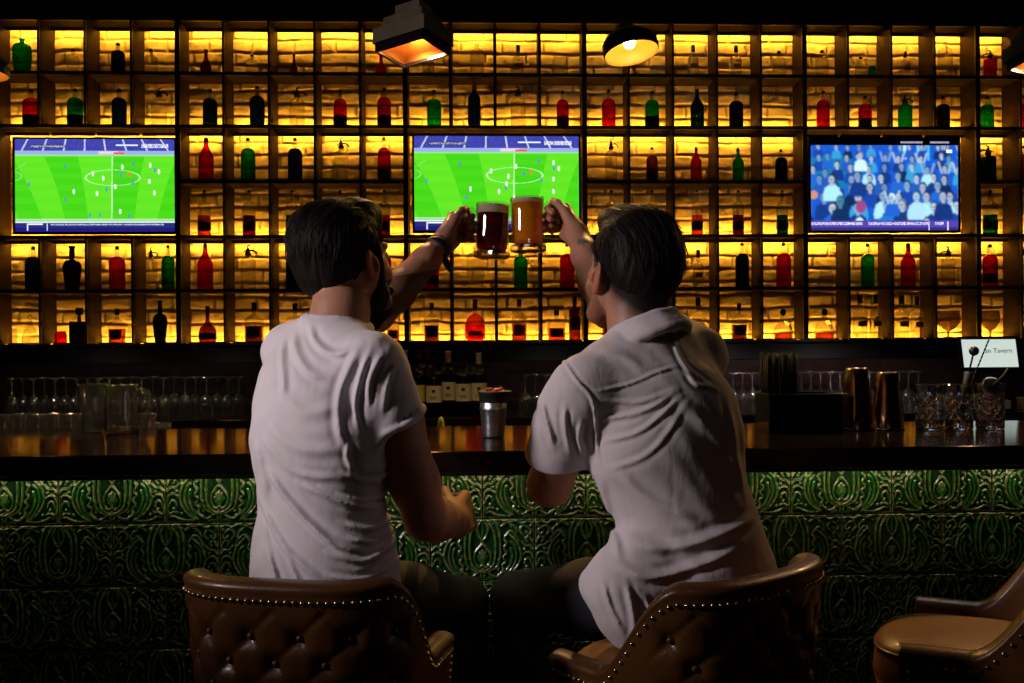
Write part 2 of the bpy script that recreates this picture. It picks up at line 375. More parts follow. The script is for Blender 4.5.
def pitch_img(shift=0.0, seed=3):
    nx, ny = 332, 190; g = np.random.default_rng(seed)
    X, Y = np.meshgrid(np.linspace(0, 1, nx), np.linspace(0, 1, ny)); im = np.zeros((ny, nx, 3))
    def put(mask, c, a=1.0): im[mask] = im[mask]*(1-a)+lin(c)*a
    im[:] = lin((98, 222, 36))
    ang = (X-0.6)*(0.6+Y*0.45)
    put((np.floor(ang*7+40) % 2) == 0, (66, 205, 22))
    hband = (np.floor((Y-0.17)**0.8*14) % 2 == 0) if False else ((np.floor(np.clip(Y-0.17, 0, 1)**0.8*15) % 2) == 0)
    put(hband, (84, 214, 34), 0.4)
    st = Y < 0.125
    n = g.random((ny, nx)); im[st] = (lin((62, 66, 165))[None]*(0.55+0.9*n[st][:, None]))
    for q in range(-1, 9):
        xx = q/8+0.06; put(st & (np.abs(X-(xx-(0.45-xx)*0.10*(Y/0.125-.5))) < 0.0055), (205, 205, 235), 0.85)
    put((Y > 0.125) & (Y < 0.165), (150, 170, 225)); put((Y > 0.13) & (Y < 0.16) & (abs(X-0.58) < .06), (230, 200, 220)); put((Y > 0.14) & (Y < 0.16) & (abs(X-0.65) < .035), (235, 90, 80))
    put((Y > 0.165) & (Y < 0.18), (150, 225, 130))
    cx = 0.605
    put((np.abs(X-(cx-0.006*(Y-.5))) < 0.004) & (Y > 0.18) & (Y < 0.865), (190, 240, 170))
    r = np.hypot((X-0.61)/0.17, (Y-0.415)/0.085); put((abs(r-1) < 0.035), (190, 240, 170), .85)
    put((np.abs(Y-0.868) < 0.006), (190, 235, 170)); put((Y > 0.865) & (Y < 0.885), (165, 200, 160), .6)
    r2 = np.hypot((X+0.02)/0.06, (Y-0.4)/0.05); put(abs(r2-1) < .09, (150, 230, 130), .6)
    put((np.abs(Y-0.33+(X)*1.1) < .004) & (X < .07), (150, 230, 130), .7)
    put((Y > 0.885) & (Y < 0.90), (215, 235, 225)); put(Y >= 0.90, (40, 42, 120)); put(Y > 0.955, (30, 28, 110))
    put((Y > 0.905) & (Y < 0.925) & (X > .08) & (X < .17), (235, 240, 245))
    tick = (Y > 0.912) & (Y < 0.93) & (X > 0.22) & (X < 0.93) & (g.random((ny, nx)) > 0.35); put(tick, (215, 220, 240), .75)
    put((Y > .905) & (Y < .985) & ((abs(X-.076) < .004) | (abs(X-.198) < .004)), (210, 215, 235))
    # score bug and channel mark
    put((Y > 0.062) & (Y < 0.092) & (X > .085) & (X < .315), (25, 25, 60), .8)
    put((Y > 0.068) & (Y < 0.086) & (X > .09) & (X < .31) & (g.random((ny, nx)) > .55), (225, 230, 240), .7)
    put((Y > .058) & (Y < .072) & (X > .63) & (X < .77), (225, 230, 245)); put((Y > .05) & (Y < .092) & (X > .79) & (X < .96) & (g.random((ny, nx)) > .35), (225, 230, 245))
    white = [(0.67, .30), (.845, .28), (.90, .35), (.485, .37), (.55, .42), (.84, .455), (.625, .51), (.365, .565), (.51, .585), (.87, .58), (.655, .78)]
    blue = [(.31, .295), (.74, .27), (.875, .33), (.66, .385), (.735, .47), (.57, .54), (.085, .485), (.31, .65), (.465, .82), (.53, .815), (.71, .83)]
    if seed == 5:
        white = [(x*0.97+g.normal()*.02, y+g.normal()*.01) for x, y in white]; blue = [(x+g.normal()*.02, y+g.normal()*.012) for x, y in blue]
    for x, y in white: put(((X-x)/0.0075)**2+((Y-y)/0.028)**2 < 1, (235, 250, 235))
    for x, y in blue: put(((X-x)/0.0075)**2+((Y-y)/0.026)**2 < 1, (90, 140, 190), .9)
    put(((X-.71)/0.007)**2+((Y-.38)/0.025)**2 < 1, (240, 110, 50))
    return np.clip(im, 0, 4)
def crowd_img():
    nx, ny = 300, 178; g = np.random.default_rng(12)
    X, Y = np.meshgrid(np.linspace(0, 1, nx), np.linspace(0, 1, ny)); im = np.zeros((ny, nx, 3)); A = nx/ny
    im[:] = lin((25, 80, 190)); im *= (0.6+0.8*g.random((ny, nx, 1)))
    def put(m, c, a=1.0): im[m] = im[m]*(1-a)+lin(c)*a
    put((Y < .16) & (X > .55) & (abs(X-.64) < .012), (190, 235, 250)); put((Y < .2) & (X > .55) & (abs(X-.73) < .01), (120, 200, 240)); put((Y < .18) & (abs(X-.8) < .008), (90, 180, 230))
    put((X < .28) & (Y > .12) & (Y < .5), (20, 120, 150), .8)
    shirts = [(25, 60, 150), (20, 30, 70), (190, 225, 240), (35, 95, 190), (15, 25, 45), (60, 150, 200), (40, 80, 170), (215, 235, 245), (20, 45, 110)]
    hairs = [(20, 18, 30), (35, 40, 60), (25, 30, 50), (60, 60, 70), (30, 70, 90)]
    skins = [(150, 160, 190), (185, 175, 185), (120, 140, 180), (200, 190, 200)]
    def person(x, y, s, sh, hr, sk, arms=False):
        put((((X-x)/(s*1.45))**2+((Y-y-s*A*2.9)/(s*A*2.1))**2 < 1) & (Y < y+s*A*3.6), sh); put((abs(X-x) < s*1.2) & (Y > y+s*A*1.35) & (Y < y+s*A*3.4), sh)
        if arms:
            for q in (-1, 1):
                dx = (X-x-q*s*(1.0+0.3*(y-Y)/(s*A))); put((abs(dx) < s*.22) & (Y < y+s*A*1.1) & (Y > y-s*A*1.6), sk)
        put((abs(X-x) < s*.28) & (Y > y) & (Y < y+s*A*1.1), sk)
        put(((X-x)/(s*.62))**2+((Y-y+s*A*.15)/(s*A*.85))**2 < 1, hr)
        put(((X-x+s*.1)/(s*.48))**2+((Y-y-s*A*.05)/(s*A*.68))**2 < 1, sk)
        put(((X-x+s*.1)/(s*.36))**2+((Y-y+s*A*.02)/(s*A*.07))**2 < 1, tuple(int(v*.55) for v in sk))
        put(((X-x+s*.1)/(s*.18))**2+((Y-y-s*A*.38)/(s*A*.06))**2 < 1, tuple(int(v*.55) for v in sk))
    ppl = []
    for row in range(7):
        n = 12-row
        for i in range(n+1):
            ppl.append(((i+0.5*(row % 2)+g.normal()*.18)/n, 0.03+row*0.115+g.normal()*.015, 0.022+row*0.0045))
    for x, y, s in ppl:
        person(x, y, s, shirts[[0, 1, 3, 4, 6, 8, 5, 3, 2][g.integers(9)]], hairs[g.integers(5)], skins[g.integers(4)], (x > .45 and y < .45 and g.random() < .5))
    person(.145, .40, .042, (190, 225, 240), (22, 18, 25), (190, 180, 185)); person(.32, .36, .04, (22, 45, 110), (30, 35, 60), (150, 155, 180))
    person(.34, .12, .03, (225, 240, 245), (120, 100, 110), (200, 185, 190)); person(.2, .66, .045, (18, 30, 55), (30, 110, 120), (90, 120, 130))
    put(((X-.34)/.035)**2+((Y-.72)/.075)**2 < 1, (170, 60, 110)); person(.52, .74, .05, (35, 110, 190), (25, 60, 110), (205, 190, 195)); person(.62, .70, .045, (25, 45, 90), (110, 110, 130), (190, 180, 185))
    person(.72, .60, .045, (190, 215, 230), (20, 80, 100), (190, 190, 200)); person(.9, .60, .045, (22, 38, 95), (25, 30, 60), (190, 175, 185)); person(.33, .92, .045, (25, 60, 110), (225, 225, 220), (235, 225, 220))
    person(.79, .90, .04, (60, 80, 140), (40, 40, 60), (190, 170, 170)); person(.55, .62, .035, (35, 90, 190), (235, 240, 245), (180, 190, 215), True)
    put(((X-.02)/.03)**2+((Y-.58)/.05)**2 < 1, (225, 140, 90))
    im[:, :, 0] *= .75; im = im*0.85+lin((35, 90, 190))*0.12
    for _ in range(5): im = (im+np.roll(im, 1, 0)+np.roll(im, -1, 0)+np.roll(im, 1, 1)+np.roll(im, -1, 1))/5
    put(Y < .0, (0, 0, 0)); put(Y > .885, (75, 60, 150)); put(Y > .965, (45, 40, 110))
    put((Y > .90) & (Y < .935) & (((X > .0) & (X < .35)) | ((X > .39) & (X < .8)) | ((X > .84) & (X < .9))) & (g.random((ny, nx)) > .4), (225, 220, 245), .8)
    put((Y > .895) & ((abs(X-.80) < .004) | (abs(X-.93) < .004)), (200, 195, 235))
    put((Y > .05) & (Y < .085) & (X > .92) & (X < .96), (210, 235, 250))
    return np.clip(im*1.5, 0, 4)
def add_top_band(im, n=14):
    b = np.zeros((n, im.shape[1], 3)); g = np.random.default_rng(1)
    xs = np.linspace(0, 1, im.shape[1])
    m = ((xs > .61) & (xs < .76) | (xs > .81) & (xs < .94)); b[6:10, m] = lin((200, 190, 220))*(0.4+.6*g.random((4, m.sum(), 1)))
    return np.concatenate([b, im], 0)
tv('television', 0, 4, (13, 176.5), (137.5, 234), pitch_img(seed=3), 'wide television above the lower left bottles showing a football match, leftmost of the screens', 1.15)
tv('television', 9, 13, (412.5, 580.5), (134.5, 232.5), pitch_img(seed=5), 'television between the two men showing a football match, behind the raised mugs', 1.15)
tv('television', 18, 22, (809, 960), (137, 232.5), add_top_band(crowd_img()), 'television at right showing a cheering crowd of fans in blue', 0.95)
# ------------------------------------------------------------ bar counter with relief tiles
YF, YT, YBK, ZBAR = 2.285, 2.355, 2.985, 1.109
BAR = thing('bar_counter', 'long bar with polished black top and green relief tile front', 'bar counter', (0, YF, 0))
def tb(mb, name, mat, smooth=False, bevel=0, par=None):
    mb.v = [(v[0], v[1]-YF, v[2]) for v in mb.v]; return mb.build(name, mat, BAR, smooth, bevel)
BX0, BX1 = XL+0.02, XR-0.02
tb(MB().b2(BX0, BX1, YF, YBK, ZBAR-0.046, ZBAR), 'countertop', M['counter'], bevel=0.004)
tb(MB().b2(BX0, BX1, YF+0.001, YF+0.014, ZBAR-0.056, ZBAR-0.0465), 'nosing', M['black_board'])
tb(MB().b2(BX0, BX1, YT+0.022, YBK-0.05, 0.0, ZBAR-0.051), 'carcass', M['black_board'])
TW, THh = 0.2455, 0.146
def tile_relief():
    nx, ny = 104, 62; hx = (nx-1)/2
    u = np.abs(np.linspace(-1, 1, nx)); v = np.linspace(0, 1, ny)
    U, V = np.meshgrid(u, v, indexing='ij'); AR = 0.5*TW; AV = THh        # metres
    Xm, Vm = U*AR, V*AV
    def cr(pts, n=9):
        pts = [np.array(p, float) for p in pts]; pts = [2*pts[0]-pts[1]]+pts+[2*pts[-1]-pts[-2]]; out = []
        for i in range(1, len(pts)-2):
            for t in np.linspace(0, 1, n, endpoint=False):
                a, b, c, d = pts[i-1:i+3]; out.append(.5*((2*b)+(-a+c)*t+(2*a-5*b+4*c-d)*t*t+(-a+3*b-3*c+d)*t**3))
        out.append(pts[-2]); return np.array(out)*[AR, AV]
    H = np.zeros_like(U); 
    def stroke(pts, w, h):
        nonlocal H
        q = cr(pts); dmin = np.full(U.shape, 9.0)
        for a, b in zip(q[:-1], q[1:]):
            ab = b-a; t = np.clip(((Xm-a[0])*ab[0]+(Vm-a[1])*ab[1])/(ab@ab+1e-12), 0, 1)
            dmin = np.minimum(dmin, np.hypot(Xm-a[0]-t*ab[0], Vm-a[1]-t*ab[1]))
        H = np.maximum(H, h*np.exp(-(dmin/w)**2))
    W1, W2 = 0.0018, 0.0024
    # pointed oval with palmette
    stroke([(0, .60), (.07, .53), (.15, .43), (.145, .30), (.06, .22), (0, .27)], W1, 1.0)
    for du, dv in ((0, .2), (.05, .17), (.08, .10)): stroke([(0, .28), (du*.8, .28+dv*.7), (du, .29+dv)], .003, .75)
    # inner smooth leaf and its ribs
    stroke([(.05, .16), (.20, .26), (.25, .50), (.22, .78), (.10, .96)], W2, 1.0)
    stroke([(.10, .14), (.29, .25), (.34, .50), (.31, .80), (.22, .97)], W2, .9)
    stroke([(0, .64), (.08, .74), (.10, .86), (.03, .97)], W1, 1.0); stroke([(0, .70), (0, .97)], W1, .8)
    stroke([(.15, .86), (.19, .92), (.13, .97)], W1, .8)
    # scalloped acanthus edge
    stroke([(.30, .10), (.41, .16), (.37, .24), (.44, .30), (.39, .38), (.46, .44), (.41, .52), (.46, .60), (.42, .66)], W1, 1.0)
    # outer leaf with ribs and hooked tip
    stroke([(.40, .05), (.60, .16), (.73, .36), (.70, .56), (.60, .68), (.50, .76)], W2, 1.0)
    stroke([(.42, .08), (.57, .20), (.65, .38), (.62, .55), (.55, .62)], W2, .8)
    stroke([(.42, .12), (.52, .24), (.57, .40), (.54, .52)], W2, .75)
    stroke([(.43, .70), (.54, .80), (.66, .70), (.70, .62)], W1, 1.0); stroke([(.36, .88), (.48, .93), (.60, .87), (.66, .78), (.62, .74)], W1, .95)
    # bottom scrolls
    stroke([(0, .15), (.10, .13), (.20, .07), (.30, .07), (.36, .12), (.39, .20)], W1, 1.0)
    stroke([(.05, .04), (.13, .05), (.2, .03)], W1, .8); stroke([(0, .20), (.04, .13), (.02, .05)], W1, .9)
    stroke([(.93, .09), (.85, .11), (.76, .07), (.62, .04), (.45, .05)], W1, 1.0); stroke([(.78, .16), (.86, .18), (.92, .14)], W1, .9); stroke([(.94, .12), (.97, .22), (.92, .30)], W1, .7)
    # side curls
    stroke([(.97, .36), (.92, .45), (.84, .46), (.76, .41)], W1, 1.0); stroke([(.95, .26), (.90, .35), (.83, .34), (.80, .27)], W1, .9)
    stroke([(.97, .50), (.90, .56), (.82, .56), (.75, .62)], W1, .95); stroke([(.96, .62), (.90, .70), (.83, .68), (.86, .62)], W1, .9)
    stroke([(.78, .72), (.72, .80), (.78, .88), (.88, .85), (.93, .78), (.88, .74), (.84, .79)], W1, 1.0)
    stroke([(.97, .93), (.86, .95), (.76, .92), (.66, .96), (.52, .95), (.40, .97)], W1, 1.0)
    for du, dv in ((.30, .34), (.29, .18), (.84, .22), (.70, .14), (.55, .87), (.93, .88), (.28, .90), (.80, .50)): stroke([(du, dv), (du+.012, dv+.012)], .0026, .9)
    edge = np.minimum(np.minimum((1-U)*AR, Vm), AV-Vm)
    frame = np.exp(-((edge-0.0022)/0.0013)**2)
    joint = np.clip(1-edge/0.0012, 0, 1)
    H = H*(0.78+0.44*vnoise(np.linspace(0, 1, nx)[:, None]+0*V, V*.6, 30, 23)); hh = 0.0062*H; hh = hh+0.0020*frame; hh = hh-0.003*joint
    hh += 0.0016*np.exp(-((U-.45)/.3)**2-((V-.45)/.35)**2)
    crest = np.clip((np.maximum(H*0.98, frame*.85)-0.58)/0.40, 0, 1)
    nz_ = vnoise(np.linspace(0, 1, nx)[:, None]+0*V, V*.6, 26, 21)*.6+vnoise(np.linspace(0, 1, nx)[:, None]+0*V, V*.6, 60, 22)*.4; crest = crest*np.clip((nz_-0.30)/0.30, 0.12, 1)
    base = np.array([0.006, 0.15, 0.016]); pale = np.array([0.38, 0.29, 0.13])  # pale: warm highlights painted onto the ridges, along with thinner glaze there
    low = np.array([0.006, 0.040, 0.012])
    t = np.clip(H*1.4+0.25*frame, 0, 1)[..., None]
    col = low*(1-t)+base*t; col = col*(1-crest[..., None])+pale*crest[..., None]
    return hh, col, nx, ny
def tiles():
    hh, col, nx, ny = tile_relief(); X, V = np.meshgrid(np.linspace(-.5, .5, nx)*TW, np.linspace(0, 1, ny)*THh, indexing='ij')
    F0 = grid_faces(nx, ny); Vs, Fs, Cs = [], [], []; b = 0
    ztop = P(300, 521.3, YT).z+THh         # top of the first (half hidden) course
    xj = P(166, 500, YT).x; g = np.random.default_rng(4)
    for r in range(0, 8):
        z0 = ztop-(r+1)*THh
        if z0 < -0.12: break
        n0 = int((BX0-xj)/TW)-1; n1 = int((BX1-xj)/TW)+1
        for c in range(n0, n1):
            xc = xj+(c+0.5+0.5*(r % 2))*TW
            if xc-TW/2 < BX0-.001 or xc+TW/2 > BX1+.001: continue
            dz = 0.0006*g.normal(); k = 1+0.16*g.normal()
            st = 1 if (abs(xc+0.05) < 1.45 and r < 5) else 3
            if st == 1: xx, vv, h2, c2, f2, m = X, V, hh, col, F0, nx*ny
            else:
                xx, vv, h2, c2 = X[::st], V[::st], hh[::st], col[::st]
                xx = np.concatenate([xx, X[-1:]]); vv = np.concatenate([vv, V[-1:]]); h2 = np.concatenate([h2, hh[-1:]]); c2 = np.concatenate([c2, col[-1:]])
                f2 = grid_faces(xx.shape[0], ny); m = xx.size
            zz = np.minimum(z0+vv, ZBAR-0.052); zz = np.maximum(zz, 0.0)
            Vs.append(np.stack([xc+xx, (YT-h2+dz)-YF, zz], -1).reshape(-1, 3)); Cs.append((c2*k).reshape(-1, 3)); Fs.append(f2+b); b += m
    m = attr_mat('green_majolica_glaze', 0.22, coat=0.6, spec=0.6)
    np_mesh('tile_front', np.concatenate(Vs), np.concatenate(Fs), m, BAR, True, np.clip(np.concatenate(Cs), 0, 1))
tiles()
M['led_dim'] = glow('warm_led_under_bar', (1.0, 0.80, 0.42), 13.0)
for x in np.arange(BX0+0.1, BX1-0.5, 0.5):
    tb(MB().b2(x, x+0.46, YF+0.016, YF+0.024, ZBAR-0.051, ZBAR-0.0475), 'led_strip', M['led_dim'])
# foot rail
tb(MB().tube([(BX0+.1, YF-0.10, 0.20), (BX1-.1, YF-0.10, 0.20)], 0.022, 12), 'foot_rail', M['brass'], True)
for x in np.arange(-3, 4, 1.0): tb(MB().tube([(x, YF-0.10, 0.20), (x, YF+0.08, 0.20)], 0.012, 8), 'rail_bracket', M['brass'], True)
# bartender ledge behind, and back counter
LED_Z = 1.055
LG = tag(MB().b2(BX0, BX1, 3.0, 3.38, LED_Z-0.04, LED_Z).b2(BX0, BX1, 3.02, 3.34, 0.0, LED_Z-0.04).build('work_ledge', M['black_board'], bevel=0.003),
    "lower black bartender's work ledge directly behind the bar top", 'counter')
BC = thing('back_counter', 'dark back counter under the bottle shelving carrying wine and stemware', 'counter', (0, 4.75, 0))
MB().b2(BX0, BX1, 0, YB+0.22-4.75, 0.96, 1.0).build('worktop', M['counter'], BC, bevel=0.004)
MB().b2(BX0, BX1, 0.03, YB+0.22-4.75, 0.0, 0.958).build('carcass', M['black_board'], BC)

# ------------------------------------------------------------ things on the bar and ledge
def on(px, py, Y, z):                      # stand a thing at pixel column px, depth Y, height z
    p = P(px, py, Y); return (p.x, Y, z)
def mug_mesh(empty):
    # glass body: lathe with thick foot, panelled below
    ro = lambda a, z: 1+0.012*math.cos(a*14)*(1 if z < 0.10 else 0)*min(1, max(0, (0.105-z)/.03))
    prof = [(0.0001, 0.0), (0.040, 0.0), (0.0450, 0.003), (0.0465, 0.014), (0.0425, 0.022), (0.0425, 0.06), (0.0425, 0.10), (0.0425, 0.136), (0.0418, 0.1375),
            (0.0398, 0.136), (0.0393, 0.10), (0.0390, 0.06), (0.0385, 0.026), (0.034, 0.019), (0.0001, 0.017)]
    return MB().lathe(prof, 42, mod=lambda a, z: ro(a, z), cap=False)
def handle_mb(side):
    s = side; pts = [(s*0.040, 0, 0.112), (s*0.052, 0, 0.121), (s*0.066, 0, 0.117), (s*0.073, 0, 0.100), (s*0.073, 0, 0.070), (s*0.069, 0, 0.045), (s*0.058, 0, 0.031), (s*0.042, 0, 0.028)]
    return MB().tube(pts, [0.007, 0.0075, 0.0075, 0.007, 0.007, 0.007, 0.0075, 0.007], 10)
def beer_mug(label, loc, side, liquid=None, foam=None, lm=None, fm=None, tilt=(0, 0)):
    o = thing('beer_mug', label, 'beer mug', loc, 0)
    o.rotation_euler = (tilt[0], tilt[1], 0)
    mug_mesh(liquid is None).build('glass_body', M['mug_glass' if liquid else 'bar_glass'], o, True)
    handle_mb(side).build('handle', M['mug_glass' if liquid else 'bar_glass'], o, True)
    MB().lathe([(0.0001, 0.002), (0.041, 0.002), (0.0435, 0.006), (0.0435, 0.0135), (0.0395, 0.0175), (0.0001, 0.0165)], 24, mod=lambda a, z: 1+0.05*math.cos(a*12), cap=False).build('thick_base', M['foot_glass'], o, False)
    if liquid:
        MB().lathe([(0.0001, 0.020), (0.0335, 0.0215), (0.0380, 0.028), (0.0386, 0.06), (0.0389, liquid), (0.0001, liquid)], 32, cap=False).build('beer', lm, o, True)
        MB().lathe([(0.0001, liquid+0.0004), (0.0388, liquid+0.0004), (0.0391, liquid+0.008), (0.0391, foam-0.002), (0.036, foam), (0.0001, foam+0.002)], 32, cap=False).build('foam', fm, o, True)
    return o
M['beer_amber'] = tint_glass('amber_beer', (0.98, 0.42, 0.04), 0.1, 0.85, (1.0, 0.45, 0.012), back=0.65)
M['beer_dark'] = tint_glass('dark_beer', (0.40, 0.03, 0.012), 0.3, 0.55, (0.16, 0.02, 0.01), back=.5)
M['foam'] = tint_glass('beer_foam', (0.9, 0.85, 0.7), 0.0, 0.97, (0.98, 0.86, 0.72), back=0.7)
YM = 2.50
ma, mb_ = P(491.5, 258.5, YM), P(528.5, 252.0, YM)
MUG_A = beer_mug('beer mug of dark red-brown ale with foam, left of the two raised mugs', (ma.x, YM, ma.z), -1, 0.112, 0.134, M['beer_dark'], M['foam'], (math.radians(-2), math.radians(2.0)))
MUG_B = beer_mug('beer mug of amber lager with thin foam, right of the two raised mugs', (mb_.x, YM+0.003, mb_.z), 1, 0.122, 0.134, M['beer_amber'], M['foam'], (math.radians(-2), math.radians(-1.2)))
# empties at left
e = on(123, 432, 2.84, ZBAR); beer_mug('empty clear beer mug with handle standing on the left end of the bar', e, 1)
g0 = on(93, 431, 2.86, ZBAR)
o = MB().lathe([(0.0001, 0.0), (0.026, 0), (0.028, 0.003), (0.0405, 0.138), (0.0395, 0.139), (0.0385, 0.137), (0.0262, 0.014), (0.0001, 0.012)], 32, cap=False).build('pint_glass', M['bar_glass'], None, True)
o.location = g0; tag(o, 'empty tapered pint glass on the bar left of the clear mug', 'glass')
# short tumblers on the ledge
tm = MB().lathe([(0.0001, 0), (0.033, 0), (0.035, 0.004), (0.037, 0.085), (0.036, 0.086), (0.035, 0.083), (0.0325, 0.014), (0.0001, 0.012)], 20, mod=lambda a, z: 1+0.02*math.cos(a*10), cap=False).mesh('tumbler', True)
tm.materials.append(M['stem_glass'])
names = ['leftmost of the row of short tumblers at the left edge behind the bar', 'second short tumbler from the left edge behind the bar', 'third short tumbler from the left, behind the bar top', 'fourth short tumbler from the left, behind the bar top', 'fifth short tumbler from the left, behind the bar top', 'short tumbler just left of the tapered pint glass', 'short tumbler behind the handle of the empty mug', 'small tumbler right of the empty mug behind the bar']
for i, px in enumerate([3, 19.5, 36, 52.5, 69, 84, 148, 163]):
    t = bpy.data.objects.new('tumbler', tm); COL.objects.link(t); t.location = on(px, 425, 3.12+0.02*(i % 2), LED_Z); t.scale = (.68, .68, 1.06 if i < 7 else .7)
    tag(t, names[i], 'glass', 'short tumblers on the ledge')
# steel tin with berries and dark cloth
q = on(493.5, 440, 2.62, ZBAR)
o = thing('steel_tin', 'hammered steel bar tin holding red berries on the bar between the men', 'tin', q)
MB().lathe([(0.0001, 0.0), (0.0275, 0), (0.029, 0.003), (0.0295, 0.010), (0.0345, 0.072), (0.0355, 0.074), (0.0355, 0.078), (0.0345, 0.080), (0.036, 0.104), (0.035, 0.105), (0.034, 0.10), (0.028, 0.01), (0.0001, 0.008)], 36, cap=False).build('cup', M['hammered'], o, True)
tag(MB().lathe([(0.0368, 0.092), (0.0372, 0.100), (0.040, 0.112), (0.045, 0.120), (0.0435, 0.122), (0.038, 0.113), (0.0350, 0.10)], 22, mod=lambda a, z: 1+0.10*math.sin(a*3+1)*(z > .1), cap=False).build('lining', M['rubber'], o, True), 'dark cloth lining folded over the rim')
bm_ = MB(); g = random.Random(5)
for i in range(26):
    a = g.random()*6.28; r = 0.027*math.sqrt(g.random()); bm_.sphere((r*math.cos(a), r*math.sin(a), 0.113+g.random()*0.014), 0.0065, 8, 6)
bb = bm_.build('berries', pmat('red_berry', (0.35, 0.03, 0.015), 0.25, coat=0.5), o, True)
# lime pieces on the ledge
M['lime'] = pmat('lime_flesh', (0.45, 0.5, 0.06), 0.4, 0, 0.2, 60, sss=0.2)
for (px, dz, s, lb) in ((433, 0, (0.016, 0.012, 0.011), 'pale lime wedge lying leftmost on the ledge behind the left man\'s arm'), (441, 0, (0.011, 0.010, 0.028), 'tall green lime piece standing on the ledge'), (449, 0, (0.013, 0.012, 0.013), 'small lime piece at the right of the tall one on the ledge')):
    p = on(px, 420, 3.2, LED_Z+0.004)
    o = MB().sphere((0, 0, s[2]), 1, 12, 8, s).build('lime_piece', M['lime'], None, True); o.location = p; tag(o, lb, 'lime', 'lime pieces on the ledge')
p0, p1 = P(415, 425, 3.2).x, P(600, 425, 3.2).x
mt = MB().b2(0, p1-p0, -0.08, 0.10, 0, 0.004)
for i in range(34): mt.b2(i*(p1-p0)/34, i*(p1-p0)/34+0.008, -0.08, 0.10, 0.004, 0.010)
o = mt.build('bar_mat', M['rubber']); o.location = (p0, 3.2, LED_Z); tag(o, 'ribbed black rubber bar mat on the ledge behind the bar', 'mat')
for l in [x for x in COL.objects if x.name.startswith('lime_piece')]: l.location.z = LED_Z+0.0102
# black caddy with straws
cx0, cx1 = P(764, 430, 2.70).x, P(837, 430, 2.70).x
o = thing('bar_caddy', 'black square bar caddy right of the standing straws', 'caddy', ((cx0+cx1)/2, 2.72, ZBAR))
w = cx1-cx0; cb = MB()
cb.b2(-w/2, w/2, -0.07, -0.064, 0, 0.105).b2(-w/2, w/2, 0.064, 0.07, 0, 0.105).b2(-w/2, -w/2+0.005, -0.064, 0.064, 0, 0.105).b2(w/2-0.005, w/2, -0.064, 0.064, 0, 0.105).b2(-w/2+0.005, w/2-0.005, -0.064, 0.064, 0, 0.006)
cb.build('tray', M['plastic'], o, bevel=0.002)
MB().b2(-0.003, 0.003, -0.063, 0.063, 0.007, 0.10).build('divider', M['plastic'], o)
g = random.Random(3); st = MB(); xs0 = P(756, 400, 2.72).x-o.location.x; xs1 = P(797, 400, 2.72).x-o.location.x
for i in range(70):
    x = max(xs0+(xs1-xs0)*g.random(), -w/2+0.010); y = (g.random()-.5)*0.10; st.tube([(x, y, 0.008), (x+(g.random()-.5)*.008, y, 0.205+g.random()*0.012)], 0.0028, 6)
s_ = st.build('drinking_straws', M['straw'], None, True); s_.location = (o.location.x, o.location.y, ZBAR); tag(s_, 'dense bundle of black drinking straws standing in the black caddy', 'straws', kind='stuff')
# two inverted bronze tins
for px, pw, ph, lb in ((857, 1.0, 0.172, 'taller bronze shaker tin upside down, left of the pair'), (888, 0.95, 0.160, 'shorter bronze shaker tin upside down beside the cut glasses')):
    o = thing('shaker_tin', lb, 'shaker tin', on(px, 424, 2.74, ZBAR), 0, 'upturned shaker tins on the bar')
    MB().lathe([(0.0445*pw, 0), (0.046*pw, 0.001), (0.046*pw, 0.004), (0.0445*pw, 0.006), (0.043*pw, 0.05), (0.0365*pw, ph*0.72), (0.031*pw, ph-0.006), (0.029*pw, ph), (0.0001, ph-0.002)], 40, cap=False).build('body', M['bronze'], o, True)
    MB().tube([(0.0455*pw*math.cos(a*math.pi/20), 0.0455*pw*math.sin(a*math.pi/20), 0.0025) for a in range(40)], 0.0022, 6, closed=True).build('rim', M['bronze'], o, True)
# cut crystal mixing glasses
def crystal_mesh():
    prof = [(0.0001, 0.0), (0.038, 0.0), (0.041, 0.003), (0.0415, 0.02)]
    n = 80; nz = 44; V = []; F_ = []
    mb = MB(); zs = np.linspace(0.004, 0.128, nz)
    for z in zs:
        for k in range(n):
            a = 2*math.pi*k/n; 
            c1 = abs(((a*10/(2*math.pi)+z/0.032) % 1)-.5)*2; c2 = abs(((a*10/(2*math.pi)-z/0.032) % 1)-.5)*2
            cut = max(0, 1-min(c1, c2)/0.35)*(1 if 0.012 < z < 0.100 else 0)
            r = 0.0405+0.002*(z/0.13)-0.0026*cut
            mb.v.append((r*math.cos(a), r*math.sin(a), z))
    for i in range(nz-1):
        for k in range(n): k2 = (k+1) % n; mb.f.append((i*n+k, i*n+k2, (i+1)*n+k2, (i+1)*n+k))
    b = len(mb.v); inn = [(0.0415, 0.130), (0.0385, 0.129), (0.037, 0.10), (0.036, 0.03), (0.031, 0.018), (0.0001, 0.016)]
    mb.lathe(inn, n, cap=False)
    for k in range(n): k2 = (k+1) % n; mb.f.append(((nz-1)*n+k, (nz-1)*n+k2, b+k2, b+k))
    b2 = len(mb.v); mb.lathe([(0.0001, 0.0), (0.037, 0.0)], n, cap=False)
    for k in range(n): k2 = (k+1) % n; mb.f.append((b2+n+k, b2+n+k2, k2, k))
    return mb
cm = crystal_mesh().mesh('cut_glass', False); cm.materials.append(M['crystal'])
CG = []
for px, lb in ((929.5, 'cut crystal mixing glass with diamond facets, leftmost of the three'), (959, 'cut crystal mixing glass holding black bar tools, middle of the three'), (990, 'cut crystal mixing glass with a round strainer in it, rightmost of the three')):
    t = bpy.data.objects.new('mixing_glass', cm); COL.objects.link(t); t.location = on(px, 422, 2.72, ZBAR); t.rotation_euler.z = px; t.scale = (.92, .92, .97); tag(t, lb, 'glass', 'cut crystal mixing glasses'); CG.append(t)
